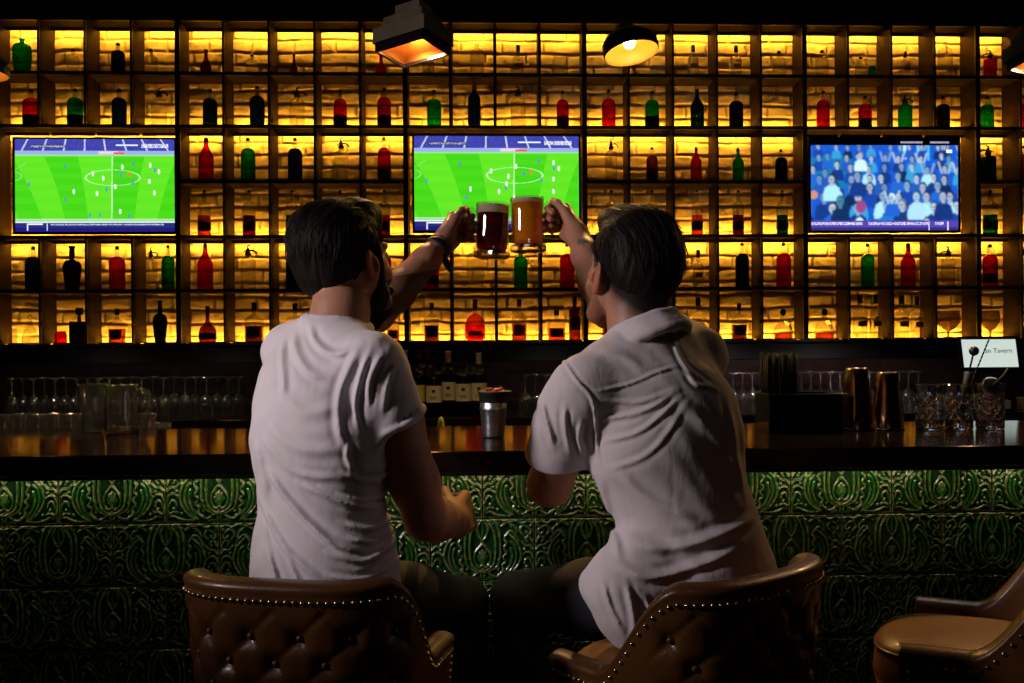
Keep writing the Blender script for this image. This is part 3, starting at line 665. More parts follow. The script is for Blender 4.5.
c1, c2 = CG[1].location, CG[2].location
def lp(px, py, Y, base): p = P(px, py, Y); return (p.x-base[0], p.y-base[1], p.z-base[2])
YG = c1[1]
o = thing('muddler', 'black muddler with a thin stem and round ball tip standing in the middle glass', 'muddler', c1)
a, b, c = Vector(lp(962, 413, YG-.005, c1)), Vector(lp(969, 372, YG, c1)), Vector(lp(974, 351, YG, c1))
MB().tube([a, a.lerp(b, .6), b], [0.008, 0.0105, 0.013], 12).build('grip', M['rubber'], o, True)
MB().tube([b, c], 0.0028, 8).build('stem', M['plastic'], o, True); MB().sphere(c, 0.0135, 16, 12).build('ball', M['plastic'], o, True)
o = thing('bar_spoon', 'thin twisted black bar spoon leaning to the right in the middle glass', 'spoon', c1)
a, b = Vector(lp(960, 410, YG+.012, c1)), Vector(lp(990, 337, YG+.02, c1)); pts = []
sp = MB()
for ph in (0, math.pi):
    pts = []
    for i in range(70):
        t = i/69; an = t*60+ph; pts.append(a.lerp(b, t)+Vector((math.cos(an)*.0013, math.sin(an)*.0013, 0)))
    sp.tube(pts, 0.0014, 5)
sp.build('twisted_stem', M['plastic'], o, True); MB().sphere(a, 1, 10, 8, (0.010, 0.004, 0.013)).build('bowl', M['steel'], o, True)
o = thing('cocktail_strainer', 'round dark wire strainer hooked inside the rightmost cut glass', 'strainer', c2)
ctr = Vector(lp(992, 386, c2[1]-.003, c2)); 
MB().lathe([(0.0001, -0.002), (0.024, -0.002), (0.026, 0), (0.024, 0.002), (0.0001, 0.002)], 28, ctr, Matrix.Rotation(math.radians(65), 3, 'X'), cap=False).build('disc', M['rubber'], o, True)
cpts = []
R_ = Matrix.Rotation(math.radians(65), 3, 'X')
for i in range(240):
    an = i/240*2*math.pi; cpts.append(R_ @ Vector(((0.0245+0.004*math.cos(i*1.3))*math.cos(an), (0.0245+0.004*math.cos(i*1.3))*math.sin(an), 0.004*math.sin(i*1.3)))+ctr)
MB().tube(cpts, 0.0009, 4, closed=True).build('spring_coil', M['steel'], o, True)
MB().tube([ctr, ctr+Vector((0.035, 0, 0.03)), ctr+Vector((0.045, -.005, 0.05))], 0.004, 6).build('handle', M['rubber'], o, True)
# ------------------------------------------------------------ till screen on the back counter
YP = 4.88
pc = P(990, 383, YP)
o = thing('till_screen', 'bright white touch screen till on the back counter at far right', 'monitor', (pc.x, YP, 1.0), math.radians(-2))
R_ = Matrix.Rotation(math.radians(-14), 3, 'X'); cz = P(990, 354, YP).z-1.0
w, h = 0.305, 0.178
MB().box((0, 0.012, cz), (w, 0.022, h), R_).build('housing', M['plastic'], o, bevel=0.004)
mbs = MB().box((0, -0.0005, cz+0.004), (w-0.034, 0.003, h-0.036), R_); mbs.build('screen', glow('white_screen', (0.80, 0.93, 0.84), 0.75), o)
def txt(body, size, loc, par, mat, rot, name='lettering'):
    c = bpy.data.curves.new(name, 'FONT'); c.body = body; c.size = size; c.align_x = 'CENTER'; c.align_y = 'CENTER'; c.extrude = 0.0004
    t = bpy.data.objects.new(name, c); COL.objects.link(t)
    dg = bpy.context.evaluated_depsgraph_get(); me = bpy.data.meshes.new_from_object(t.evaluated_get(dg)); bpy.data.objects.remove(t)
    o2 = bpy.data.objects.new(name, me); COL.objects.link(o2); me.materials.clear(); me.materials.append(mat); o2.parent = par; o2.location = loc; o2.rotation_euler = rot; return o2
M['ink'] = pmat('dark_print', (0.02, 0.03, 0.03), 0.6)
txt('an Tavern', 0.034, (0.042, -0.0045, cz+0.016), o, M['ink'], (math.radians(90-14), 0, 0))
MB().box((0.038, -0.001, cz-0.012), (0.05, 0.001, 0.005), R_).box((0.03, 0.001, cz-0.024), (0.035, 0.001, 0.004), R_).build('small_print', M['ink'], o).location = (0, -0.0032, 0)
MB().box((0, 0.045, 0.03), (0.20, 0.12, 0.045)).box((0, 0.05, 0.055), (0.12, 0.05, 0.05)).build('stand', pmat('grey_plastic', (0.35, 0.32, 0.31), 0.5), o, bevel=0.006)
pb = P(1018, 392, 4.9)
o = thing('receipt_box', 'small tan box on the back counter below the till screen at right edge', 'box', (pb.x+0.09, 4.90, 1.0))
o.location.x = pc.x+0.28
MB().b2(-0.09, 0.09, -0.06, 0.08, 0, 0.05).build('body', pmat('tan_card', (0.25, 0.15, 0.06), 0.6), o, bevel=0.003)
MB().b2(-0.092, 0.092, -0.062, 0.082, 0.05, 0.062).build('lid', pmat('tan_card_lid', (0.3, 0.2, 0.09), 0.6), o, bevel=0.003)

# ------------------------------------------------------------ pendant lamps
M['lamp_dark'] = pmat('dark_enamel', (0.03, 0.025, 0.03), 0.25, 0.6, 0.2, 20, coat=0.5)
M['lamp_in'] = pmat('orange_enamel_inside', (0.85, 0.45, 0.08), 0.45)
M['old_metal'] = pmat('weathered_grey_metal', (0.24, 0.20, 0.155), 0.55, 0.5, 0.4, 18, 0.3, 50)
M['copper_in'] = pmat('copper_reflector', (0.90, 0.40, 0.12), 0.45, 0.5, 0.1, 20)
def lamp_light(o, loc, energy, col):
    l = bpy.data.lights.new('lamp_light', 'SPOT'); l.energy = energy; l.color = col; l.spot_size = math.radians(150); l.spot_blend = 0.6; l.shadow_soft_size = 0.03
    q = bpy.data.objects.new('lamp_light', l); COL.objects.link(q); q.parent = o; q.location = loc
def dome_lamp(loc, label, tilt, s=1.0, power=3.0, col=(1, .62, .15)):
    o = thing('pendant_lamp', label, 'pendant lamp', loc, 0, None); o.rotation_euler = tilt
    r = 0.094*s
    MB().lathe([(r*.97, 0), (r, 0.002), (r*1.02, 0.016), (r*1.0, 0.040), (r*0.86, 0.060), (r*0.5, 0.074), (r*.30, 0.078), (r*.29, 0.105), (r*.2, 0.112), (0.0001, 0.113)], 48, cap=False).build('shade', M['lamp_dark'], o, True)
    MB().lathe([(r*.97, 0), (r*.94, 0.004), (r*.95, 0.018), (r*.93, 0.038), (r*.8, 0.055), (r*.45, 0.066), (0.0001, 0.068)], 48, cap=False).build('reflector', M['lamp_in'], o, True)
    lamp_light(o, (0, 0, 0.018), power*6.5, col)
    MB().sphere((0, 0, 0.040), 0.021, 16, 10).build('bulb', glow('warm_bulb', (1.0, 0.62, 0.22), power*6), o, True)
    inv = Matrix.Rotation(0, 3, 'X'); rot = o.rotation_euler.to_matrix().inverted(); top = rot @ Vector((0, 0, ZC-loc[2]-0.02))
    MB().tube([(0, 0, 0.11), (0, 0, 0.14), top*0.6, top], 0.0035, 6).build('cord', M['rubber'], o, True)
    return o
YL = 3.35
p = P(631.5, 53.5, YL)
dome_lamp((p.x, YL, p.z), 'round dark dome pendant lamp glowing yellow inside, hanging right of centre', (math.radians(-11), math.radians(-9), 0), 1.0, 6.0)
def box_lamp(loc, label, yaw, tilt, roll, s=1.0, power=4):
    o = thing('industrial_lamp', label, 'pendant lamp', loc); 
    o.rotation_euler = (Matrix.Rotation(tilt, 3, 'X') @ Matrix.Rotation(roll, 3, 'Y') @ Matrix.Rotation(yaw, 3, 'Z')).to_euler()
    def frus(mb, w0, d0, z0, w1, d1, z1, inner=None):
        a = [(x*w0/2, y*d0/2, z0) for x, y in ((-1, -1), (1, -1), (1, 1), (-1, 1))]; b = [(x*w1/2, y*d1/2, z1) for x, y in ((-1, -1), (1, -1), (1, 1), (-1, 1))]
        mb.add(a+b, [(0, 1, 5, 4), (1, 2, 6, 5), (2, 3, 7, 6), (3, 0, 4, 7)]); return mb
    W_, H_ = 0.21*s, 0.165*s
    mb = frus(MB(), W_, H_, 0.03*s, W_*.99, H_*.99, 0.080*s); mb.add([(x*W_*.495, y*H_*.495, 0.080*s) for x, y in ((-1, -1), (1, -1), (1, 1), (-1, 1))], [(0, 1, 2, 3)])
    frus(mb, W_*.78, H_*.76, 0.080*s, W_*.74, H_*.72, 0.122*s); mb.add([(x*W_*.37, y*H_*.36, 0.122*s) for x, y in ((-1, -1), (1, -1), (1, 1), (-1, 1))], [(0, 1, 2, 3)])
    mb.build('housing', M['old_metal'], o, bevel=0.002*s)
    MB().box((0, 0, 0.145*s), (0.10*s, 0.07*s, 0.046*s)).build('cap', M['old_metal'], o, bevel=0.003)
    rim = MB(); 
    for sx in (-1, 1): rim.box((sx*(W_*.93/2-.004*s), 0, 0.016*s), (0.008*s, H_*.92, 0.03*s))
    for sy in (-1, 1): rim.box((0, sy*(H_*.92/2-.004*s), 0.016*s), (W_*.93, 0.008*s, 0.03*s))
    rim.build('rim', M['lamp_dark'], o, bevel=0.001)
    rf = frus(MB(), W_*.90, H_*.88, 0.006*s, W_*.42, H_*.36, 0.066*s); rf.add([(x*W_*.21, y*H_*.18, 0.066*s) for x, y in ((-1, -1), (1, -1), (1, 1), (-1, 1))], [(0, 1, 2, 3)])
    rf.build('reflector', M['copper_in'], o)
    lamp_light(o, (0, 0, 0.03*s), power*8.0, (1, .6, .25))
    MB().tube([(-0.03*s, 0, 0.058*s), (0.03*s, 0, 0.058*s)], 0.006*s, 10).build('bulb', glow('orange_tube', (1.0, 0.42, 0.08), power*28), o, True)
    rot = o.rotation_euler.to_matrix().inverted(); top = rot @ Vector((0, 0, ZC-loc[2]-0.02))
    MB().tube([(0, 0, 0.16*s), (0, 0, 0.18*s), top*0.8, top], 0.003, 6).build('cord', M['rubber'], o, True)
    return o
p = P(413, 54, YL)
box_lamp((p.x, YL, p.z), 'weathered rectangular industrial lamp with copper inside, hanging left of centre', math.radians(-33), math.radians(-9), math.radians(0), 1.02)
p = P(-29, 74, YL); dome_lamp((p.x, YL, p.z), 'grey dome pendant lamp cut off by the left edge of the picture', (0, 0, 0), 1.2, 2.0)
p = P(1046, 66, YL); box_lamp((p.x, YL, p.z), 'weathered industrial lamp cut off by the right edge of the picture', math.radians(20), math.radians(-15), 0, 1.0, 3)
# ------------------------------------------------------------ bottles on the shelves
def cglass(name, col, dcol, dif=0.22): return tint_glass(name, col, 1.3, dif, dcol)
BC_ = {
 'red': cglass('red_glass', (0.60, 0.022, 0.014), (0.55, 0.03, 0.02)), 'green': cglass('green_glass', (0.03, 0.42, 0.05), (0.02, 0.35, 0.05)),
 'blue': cglass('blue_glass', (0.03, 0.06, 0.28), (0.02, 0.05, 0.25)), 'black': cglass('near_black_glass', (0.05, 0.03, 0.02), (0.01, 0.008, 0.006)),
 'brown': cglass('brown_glass', (0.38, 0.11, 0.02), (0.25, 0.06, 0.02)), 'clear': M['glass_amber'], 'amber': cglass('amber_spirit', (0.75, 0.24, 0.03), (0.6, 0.2, 0.04)),
 'orange': cglass('orange_spirit', (0.95, 0.26, 0.06), (0.9, 0.2, 0.06)), 'dgreen': cglass('dark_green_glass', (0.03, 0.10, 0.03), (0.01, 0.05, 0.015)),
}
M['cap'] = pmat('black_cap', (0.012, 0.01, 0.01), 0.35)
M['cap_red'] = pmat('dark_red_capsule', (0.14, 0.012, 0.012), 0.4); M['cap_gold'] = pmat('gold_capsule', (0.75, 0.5, 0.2), 0.4, 0.5); M['cap_white'] = pmat('pale_capsule', (0.65, 0.6, 0.58), 0.5)
M['paper'] = pmat('cream_label', (0.72, 0.68, 0.58), 0.7); M['paper_y'] = pmat('yellow_label', (0.62, 0.60, 0.12), 0.7); M['paper_k'] = pmat('black_label', (0.012, 0.010, 0.010), 0.6); M['paper_t'] = pmat('tan_label', (0.30, 0.19, 0.09), 0.7)
def arc(r0, z0, r1, z1, n=5, bulge=0.55):
    """rounded shoulder from (r0,z0) to (r1,z1)"""
    out = []
    for i in range(1, n+1):
        t = i/n*math.pi/2; out.append((r1+(r0-r1)*math.cos(t), z0+(z1-z0)*math.sin(t)))
    return out
PROTO = {}
def bottle(kind, color, h, w, label=None):
    """prototype with parts; all heights as fractions of h, radius = w/2"""
    key = (kind, color, round(h, 3), round(w, 3), label)
    if key in PROTO: return PROTO[key]
    r = w/2; g = BC_[color]; parts = []
    def part(nm, mb, mat, smooth=True): 
        me = mb.mesh(nm, smooth); me.materials.append(mat); parts.append((nm, me))
    seg = 20
    if kind == 'swing':      # coloured round-shouldered body, clear thin neck, black knob
        zs = h*0.60; zt = h*0.76
        part('body', MB().lathe([(0.0001, 0.002), (r*.85, 0), (r, 0.006), (r, zs)]+arc(r, zs, r*.34, zt), seg, cap=False), g)
        part('neck', MB().lathe([(r*.34, zt), (r*.30, zt+h*.03), (r*.27, h*.90), (r*.40, h*.91), (r*.40, h*.93), (0.0001, h*.93)], 14, cap=False), M['glass_amber'])
        part('stopper', MB().sphere((0, 0, h*.96), r*.30, 12, 8, (1, 1, .9)).tube([(r*.3, 0, h*.93), (r*.55, 0, h*.84), (r*.45, 0, h*.80)], 0.0014, 5), M['cap'])
        if label: part('label', MB().lathe([(r*1.015, h*.09), (r*1.015, h*.12), (r*1.015, h*.27), (r*1.015, h*.30)], seg, cap=False), M['paper_k'])
    elif kind == 'slim':     # coloured straight shoulder with coloured neck
        zs = h*.55
        part('body', MB().lathe([(0.0001, 0.002), (r*.85, 0), (r, 0.006), (r, zs), (r*.92, zs+h*.06), (r*.45, zs+h*.19), (r*.30, zs+h*.27), (r*.26, h*.9), (r*.34, h*.905), (r*.34, h*.925), (0.0001, h*.925)], seg, cap=False), g)
        part('stopper', MB().sphere((0, 0, h*.96), r*.30, 12, 8), M['cap'])
    elif kind == 'siphon':
        zs = h*.62; zt = h*.72
        part('body', MB().lathe([(0.0001, 0.002), (r*.9, 0), (r, 0.006), (r, zs)]+arc(r, zs, r*.36, zt)+[(r*.36, h*.77)], 16, mod=lambda a, z: 1+0.02*math.cos(8*a), cap=False), g)
        part('siphon_head', MB().lathe([(r*.42, h*.76), (r*.42, h*.82), (r*.25, h*.84), (r*.22, h*.92), (0.0001, h*.93)], 12, cap=True)
             .tube([(0, 0, h*.86), (r*.6, 0, h*.88), (r*1.05, 0, h*.84), (r*1.1, 0, h*.79)], r*.11, 6).tube([(0, 0, h*.92), (-r*.1, 0, h*.97), (r*.3, 0, h*1.0)], r*.10, 6).tube([(-r*.2, 0, h*.88), (-r*.6, 0, h*.83)], r*.08, 6), M['cap'])
    elif kind == 'jug':      # big square-shouldered
        part('body', MB().lathe([(0.0001, 0.002), (r*.8, 0), (r*.85, 0.006), (r, h*.45), (r*.98, h*.72)]+arc(r*.98, h*.72, r*.25, h*.88)+[(r*.22, h*.95), (r*.3, h*.96), (r*.3, h), (0.0001, h)], seg, cap=False, mod=lambda a, z: 1+0.03*math.cos(6*a)), g)
    elif kind == 'wine':
        part('body', MB().lathe([(0.0001, 0.002), (r*.9, 0), (r, 0.006), (r, h*.60)]+arc(r, h*.60, r*.38, h*.74)+[(r*.34, h*.80), (r*.33, h*.90)], seg, cap=False), g)
        part('capsule', MB().lathe([(r*.36, h*.82), (r*.37, h*.97), (r*.40, h*.975), (r*.40, h), (0.0001, h)], 14, cap=False), {'gold': M['cap_gold'], 'white': M['cap_white'], 'red': M['cap_red']}.get((label or '').split('/')[-1], M['cap']))
        if label and label[0] != '-':
            part('label', MB().lathe([(r*1.012, h*.24), (r*1.012, h*.52)], seg, cap=False), {'c': M['paper'], 'y': M['paper_y'], 't': M['paper_t'], 'k': M['paper_k']}[label[0]])
            if label[0] in 'cy': part('crest', MB().box((0, -r*1.03, h*.43), (r*.45, .001, h*.05)).box((0, -r*1.03, h*.33), (r*.9, .001, h*.012)).box((0, -r*1.03, h*.30), (r*.7, .001, h*.010)), M['ink'], False)
    elif kind == 'belly':    # slender with a belly towards the shoulder
        part('body', MB().lathe([(0.0001, 0.002), (r*.68, 0), (r*.72, 0.006), (r*.88, h*.3), (r, h*.5)]+arc(r, h*.5, r*.32, h*.70)+[(r*.28, h*.95), (r*.34, h*.955), (r*.34, h), (0.0001, h)], seg, cap=False), g)
    elif kind == 'small':
        part('body', MB().lathe([(0.0001, 0.002), (r*.9, 0), (r, 0.005), (r*.95, h*.38), (r*.35, h*.62), (r*.28, h*.92), (r*.38, h*.93), (r*.38, h), (0.0001, h)], 16, cap=False), g)
    elif kind == 'round':    # squat round whisky bottle, long neck
        part('body', MB().lathe([(0.0001, 0.002), (r*.75, 0), (r*.92, 0.008), (r, h*.14), (r, h*.30), (r*.85, h*.42), (r*.35, h*.52), (r*.22, h*.60), (r*.20, h*.80)], seg, cap=False), g)
        part('cork', MB().lathe([(r*.24, h*.78), (r*.24, h*.97), (r*.28, h), (0.0001, h)], 12, cap=False), M['cap_red'] if color != 'clear' else M['cap'])
        part('label', MB().lathe([(r*1.02, h*.10), (r*1.02, h*.28)], seg, cap=False), M['paper_k'] if label != 't' else M['paper_t'])
    elif kind == 'whisky':   # rectangular flask: clear top, spirit inside, dark stopper, label
        d = r*.55
        part('body', MB().b2(-r, r, -d, d, 0.0, h*.58).add([(-r, -d, h*.58), (r, -d, h*.58), (r, d, h*.58), (-r, d, h*.58), (-r*.3, -d*.4, h*.70), (r*.3, -d*.4, h*.70), (r*.3, d*.4, h*.70), (-r*.3, d*.4, h*.70)], [(0, 1, 5, 4), (1, 2, 6, 5), (2, 3, 7, 6), (3, 0, 4, 7)]).lathe([(r*.26, h*.69), (r*.24, h*.84)], 12, cap=False), M['glass_amber'], False)
        part('spirit', MB().b2(-r*.93, r*.93, -d*.85, d*.85, h*.02, h*.42), g, False)
        part('stopper', MB().lathe([(r*.3, h*.82), (r*.32, h*.98), (r*.25, h), (0.0001, h)], 12, cap=False), M['cap'])
        part('label', MB().box((0, -d*1.03, h*.26), (r*1.5, .0015, h*.26)), {'k': M['paper_k'], 't': M['paper_t'], 'c': M['paper']}.get(label, M['paper_k']), False)
    elif kind == 'flask':    # round flat flask (orange)
        part('body', MB().sphere((0, 0, h*.36), 1, 20, 12, (r, r*.5, h*.30)).b2(-r*.8, r*.8, -r*.35, r*.35, 0.0, h*.16).b2(-r, r, -r*.45, r*.45, h*.06, h*.40), g)
        part('neck', MB().lathe([(r*.24, h*.62), (r*.2, h*.80)], 12, cap=False), M['glass_amber'])
        part('stopper', MB().lathe([(r*.24, h*.79), (r*.24, h), (0.0001, h)], 12, cap=False), M['cap_red'])
        part('label', MB().box((0, -r*.52, h*.20), (r*1.3, .0015, h*.09)), M['paper_t'], False)
    elif kind == 'decanter':
        part('body', MB().lathe([(0.0001, 0.002), (r*.9, 0), (r, 0.006), (r*.96, h*.30), (r*.7, h*.5), (r*.3, h*.62), (r*.24, h*.78), (r*.36, h*.80)], 12, cap=False, mod=lambda a, z: 1+0.06*math.cos(6*a)), g, False)
        part('stopper', MB().sphere((0, 0, h*.90), r*.32, 8, 6, (1, 1, 1.2)), M['cap'] if label == 'k' else M['glass_amber'])
        part('spirit', MB().lathe([(0.0001, 0.008), (r*.86, 0.008), (r*.85, h*.22), (0.0001, h*.22)], 12, cap=False), BC_['amber'] if label == 'k' else M['glass_amber'])
    elif kind == 'vodka':
        part('body', MB().lathe([(0.0001, 0.002), (r*.92, 0), (r, 0.006), (r, h*.56)]+arc(r, h*.56, r*.36, h*.66)+[(r*.33, h*.80)], seg, cap=False), g)
        part('capsule', MB().lathe([(r*.38, h*.80), (r*.38, h), (0.0001, h)], 12, cap=False), M['cap_red'] if label == 'r' else M['cap'])
        part('label', MB().box((0, -r*1.02, h*.34), (r*1.3, .0012, h*.12)).box((0, -r*1.02, h*.48), (r*.7, .0012, h*.05)), M['paper_t'], False)
    elif kind == 'lowfill':  # clear siphon bottle whose lower half holds coloured drink and a black label
        part('body', MB().lathe([(0.0001, 0.002), (r*.9, 0), (r, 0.006), (r, h*.60)]+arc(r, h*.60, r*.34, h*.74)+[(r*.28, h*.9), (r*.38, h*.91), (r*.38, h*.93), (0.0001, h*.93)], seg, cap=False), M['glass_amber'])
        part('drink', MB().lathe([(0.0001, 0.008), (r*.93, 0.008), (r*.93, h*.44), (0.0001, h*.44)], seg, cap=False), g)
        part('stopper', MB().sphere((0, 0, h*.96), r*.26, 10, 8), M['cap'])
        part('label', MB().lathe([(r*1.015, h*.12), (r*1.015, h*.30)], seg, cap=False), M['paper_k'])
    elif kind == 'glassjar':
        part('body', MB().lathe([(0.0001, 0.002), (r*.85, 0), (r, 0.01), (r, h*.75), (r*.8, h*.9), (r*.85, h)], 14, cap=False, mod=lambda a, z: 1+0.04*math.cos(7*a)), g)
    elif kind == 'goblet':
        part('body', MB().lathe([(0.0001, 0.003), (r*.7, 0), (r*.68, 0.004), (r*.1, h*.08), (r*.1, h*.25), (r*.6, h*.38), (r*.98, h*.6), (r, h*.8), (r*.9, h)], 14, cap=False), cglass('smoky_goblet_glass', (0.42, 0.33, 0.24), (0.3, 0.25, 0.2), 0.1))
    elif kind == 'boxed':
        part('body', MB().b2(-r, r, -r*.6, r*.6, 0, h*.62), BC_[color], False)
        part('stopper', MB().lathe([(r*.25, h*.62), (r*.2, h*.80), (r*.45, h*.81), (r*.45, h), (0.0001, h)], 12, cap=False), M['cap'])
    PROTO[key] = parts; return parts
cnames = {'red': 'red', 'green': 'green', 'blue': 'dark blue', 'black': 'black', 'brown': 'brown', 'clear': 'clear', 'amber': 'amber', 'orange': 'orange-red', 'dgreen': 'dark green'}
kwords = {'swing': 'round-shouldered swing-top bottle', 'slim': 'bottle with coloured neck', 'siphon': 'soda siphon', 'jug': 'broad ribbed bottle', 'wine': 'tall wine-shaped bottle', 'belly': 'slender bellied bottle', 'small': 'small long-necked bottle',
 'round': 'squat round spirit bottle', 'whisky': 'flat spirit bottle', 'flask': 'round flat spirit flask', 'decanter': 'faceted decanter', 'vodka': 'tall clear spirit bottle', 'lowfill': 'half-filled bottle with black band', 'glassjar': 'glass jar', 'goblet': 'thick glass goblet', 'boxed': 'square bottle'}
rown = ['top', 'second', 'third', 'fourth', 'fifth', 'bottom']
ordn = ['leftmost', 'second', 'third', 'fourth', 'fifth', 'sixth', 'seventh', 'eighth', 'ninth', 'tenth', 'eleventh', 'twelfth', 'thirteenth', 'fourteenth', 'fifteenth', 'sixteenth', 'seventeenth', 'eighteenth', 'nineteenth', 'twentieth', 'twenty-first', 'twenty-second', 'twenty-third', 'twenty-fourth', 'twenty-fifth', 'twenty-sixth']
# (px centre, px top, px width, kind, colour, label, extra)
ROWS = [
 [(22, 39, 18, 'jug', 'green'), (73, 49, 12, 'swing', 'clear'), (118, 43, 13, 'swing', 'black'), (151, 49, 13, 'swing', 'clear'), (206, 50, 11, 'small', 'brown'), (252, 54, 12, 'swing', 'clear'), (294, 55, 7.5, 'small', 'brown'),
  (381, 55, 11, 'small', 'red'), (428, 54, 12, 'swing', 'clear'), (477, 44, 14, 'jug', 'clear'), (518, 45, 11, 'vodka', 'clear'), (560, 55, 16, 'glassjar', 'clear'), (693, 45, 11, 'vodka', 'clear'), (736, 46, 11, 'vodka', 'clear'), (779, 51, 13, 'swing', 'clear'),
  (822, 50, 13, 'swing', 'clear'), (861, 57, 12, 'swing', 'clear'), (872, 66, 8, 'glassjar', 'green'), (905, 52, 10, 'vodka', 'clear'), (945, 43, 15, 'jug', 'clear'), (990, 50, 13, 'siphon', 'red')],
 [(31, 89, 16, 'swing', 'red', 'k'), (75, 89, 15, 'swing', 'green', 'k'), (119, 89, 14, 'swing', 'blue'), (159, 88, 15, 'siphon', 'clear'), (210, 89, 14, 'swing', 'dgreen'), (257, 86, 14, 'swing', 'blue'), (297, 87, 15, 'siphon', 'clear'), (340, 90, 13, 'swing', 'red', 'k'), (384, 88, 13.5, 'swing', 'red', 'k'),
  (434, 90, 14, 'swing', 'green'), (474, 80, 12.5, 'wine', 'blue', '-/gold'), (518, 86, 15, 'siphon', 'clear'), (562.5, 91, 12, 'swing', 'red', 'k'), (608.5, 90, 13.5, 'swing', 'red'), (652, 91, 14, 'swing', 'green', 'k'), (697, 89, 13.5, 'slim', 'dgreen'), (736, 92, 14, 'swing', 'black'),
  (823, 91, 13, 'swing', 'red'), (865, 96, 13, 'swing', 'red', 'k'), (905, 95, 14, 'siphon', 'green'), (943, 96, 13, 'swing', 'black'), (987, 97, 13, 'swing', 'green'), (1022, 96, 13, 'swing', 'red')],
 [(206, 138, 14.5, 'slim', 'red'), (248, 138, 14, 'swing', 'green'), (295, 138, 14, 'swing', 'blue'), (341, 138, 13, 'siphon', 'clear'), (384, 137, 13, 'swing', 'red', 'k'), (611, 138, 12, 'siphon', 'clear'), (652, 147, 11.5, 'swing', 'brown', 'k'), (696, 147, 11, 'slim', 'red'), (738, 148, 11.5, 'slim', 'green'), (781, 149, 12, 'swing', 'black'),
  (988, 145, 16, 'siphon', 'dgreen'), (1024, 146, 13, 'swing', 'red')],
 [(204, 190, 12.5, 'lowfill', 'orange'), (249, 190, 12.5, 'lowfill', 'red'), (292, 190, 12.5, 'lowfill', 'green'), (340, 190, 12, 'lowfill', 'red'), (384, 190, 12, 'lowfill', 'red'), (611, 190, 12, 'lowfill', 'red'), (652, 190, 12, 'lowfill', 'orange'), (697, 190, 11.5, 'lowfill', 'orange'), (738, 190, 11.5, 'lowfill', 'red'), (782, 190, 11.5, 'lowfill', 'green'),
  (990, 190, 15, 'lowfill', 'green')],
 [(33.5, 246, 15.5, 'swing', 'blue'), (72, 246, 18, 'belly', 'black'), (117, 246, 15.5, 'swing', 'red'), (151, 247, 12, 'siphon', 'clear'), (168, 245, 12.5, 'swing', 'green'), (205, 244, 15.5, 'slim', 'red'), (248, 245, 15, 'siphon', 'clear'), (293, 246, 14, 'swing', 'blue'), (341, 245, 14, 'swing', 'red'), (384, 243, 14, 'swing', 'red'),
  (432, 242, 13, 'swing', 'red', 'k'), (475.5, 246, 18, 'jug', 'clear'), (520.5, 244, 13.5, 'wine', 'green', '-'), (567, 243, 15, 'swing', 'red'), (610, 245, 14, 'swing', 'blue'), (655, 244, 14, 'swing', 'green'), (698, 250, 10.5, 'vodka', 'clear'), (742, 243, 13.5, 'swing', 'blue'), (783.5, 243, 14.5, 'swing', 'red'),
  (826, 271, 15, 'glassjar', 'clear'), (842, 264, 7, 'small', 'clear'), (867.5, 243, 13.5, 'swing', 'green'), (908, 243, 14.5, 'slim', 'red'), (948, 246, 13.5, 'siphon', 'clear'), (990, 244, 14.5, 'swing', 'red', 'k'), (1023, 246, 12, 'siphon', 'clear')],
 [(13, 328, 8, 'glassjar', 'clear'), (30, 314, 16, 'decanter', 'clear'), (61, 331, 11, 'glassjar', 'red'), (81, 308, 16, 'boxed', 'black'), (117, 308, 15, 'whisky', 'amber', 'k'), (160, 301, 14, 'belly', 'black'), (207.5, 306, 17, 'round', 'brown'), (254, 303, 17, 'whisky', 'brown', 'k'), (295, 303, 17, 'whisky', 'amber', 'k'), (340, 303, 15, 'whisky', 'amber', 'k'),
  (375, 310, 11, 'wine', 'dgreen', 'y'), (393, 312, 12, 'whisky', 'amber', 't'), (431.5, 303, 15, 'whisky', 'brown', 'k'), (475, 299, 20, 'flask', 'orange'), (519, 299, 15, 'whisky', 'amber', 't'), (556.5, 310, 17, 'whisky', 'amber', 'k'), (574.5, 296, 11.5, 'wine', 'brown', 't'), (610, 303, 16, 'whisky', 'amber', 'k'), (655, 303, 16, 'whisky', 'amber', 't'),
  (698, 297, 13, 'vodka', 'clear'), (739, 303, 14, 'whisky', 'brown', 'k'), (783, 309, 20, 'decanter', 'clear', 'k'), (824.5, 309, 21, 'decanter', 'clear', 'k'), (860, 294.5, 14, 'vodka', 'clear', 'r'), (875.5, 294.5, 12, 'vodka', 'clear'), (901.5, 295, 14, 'vodka', 'clear', 'r'), (917, 296.5, 12, 'vodka', 'clear'),
  (948, 311, 24, 'goblet', 'clear'), (990, 310, 19, 'goblet', 'clear'), (1021, 310, 14, 'whisky', 'amber', 'k')],
]
rr = random.Random(11); yb_ = D+0.075
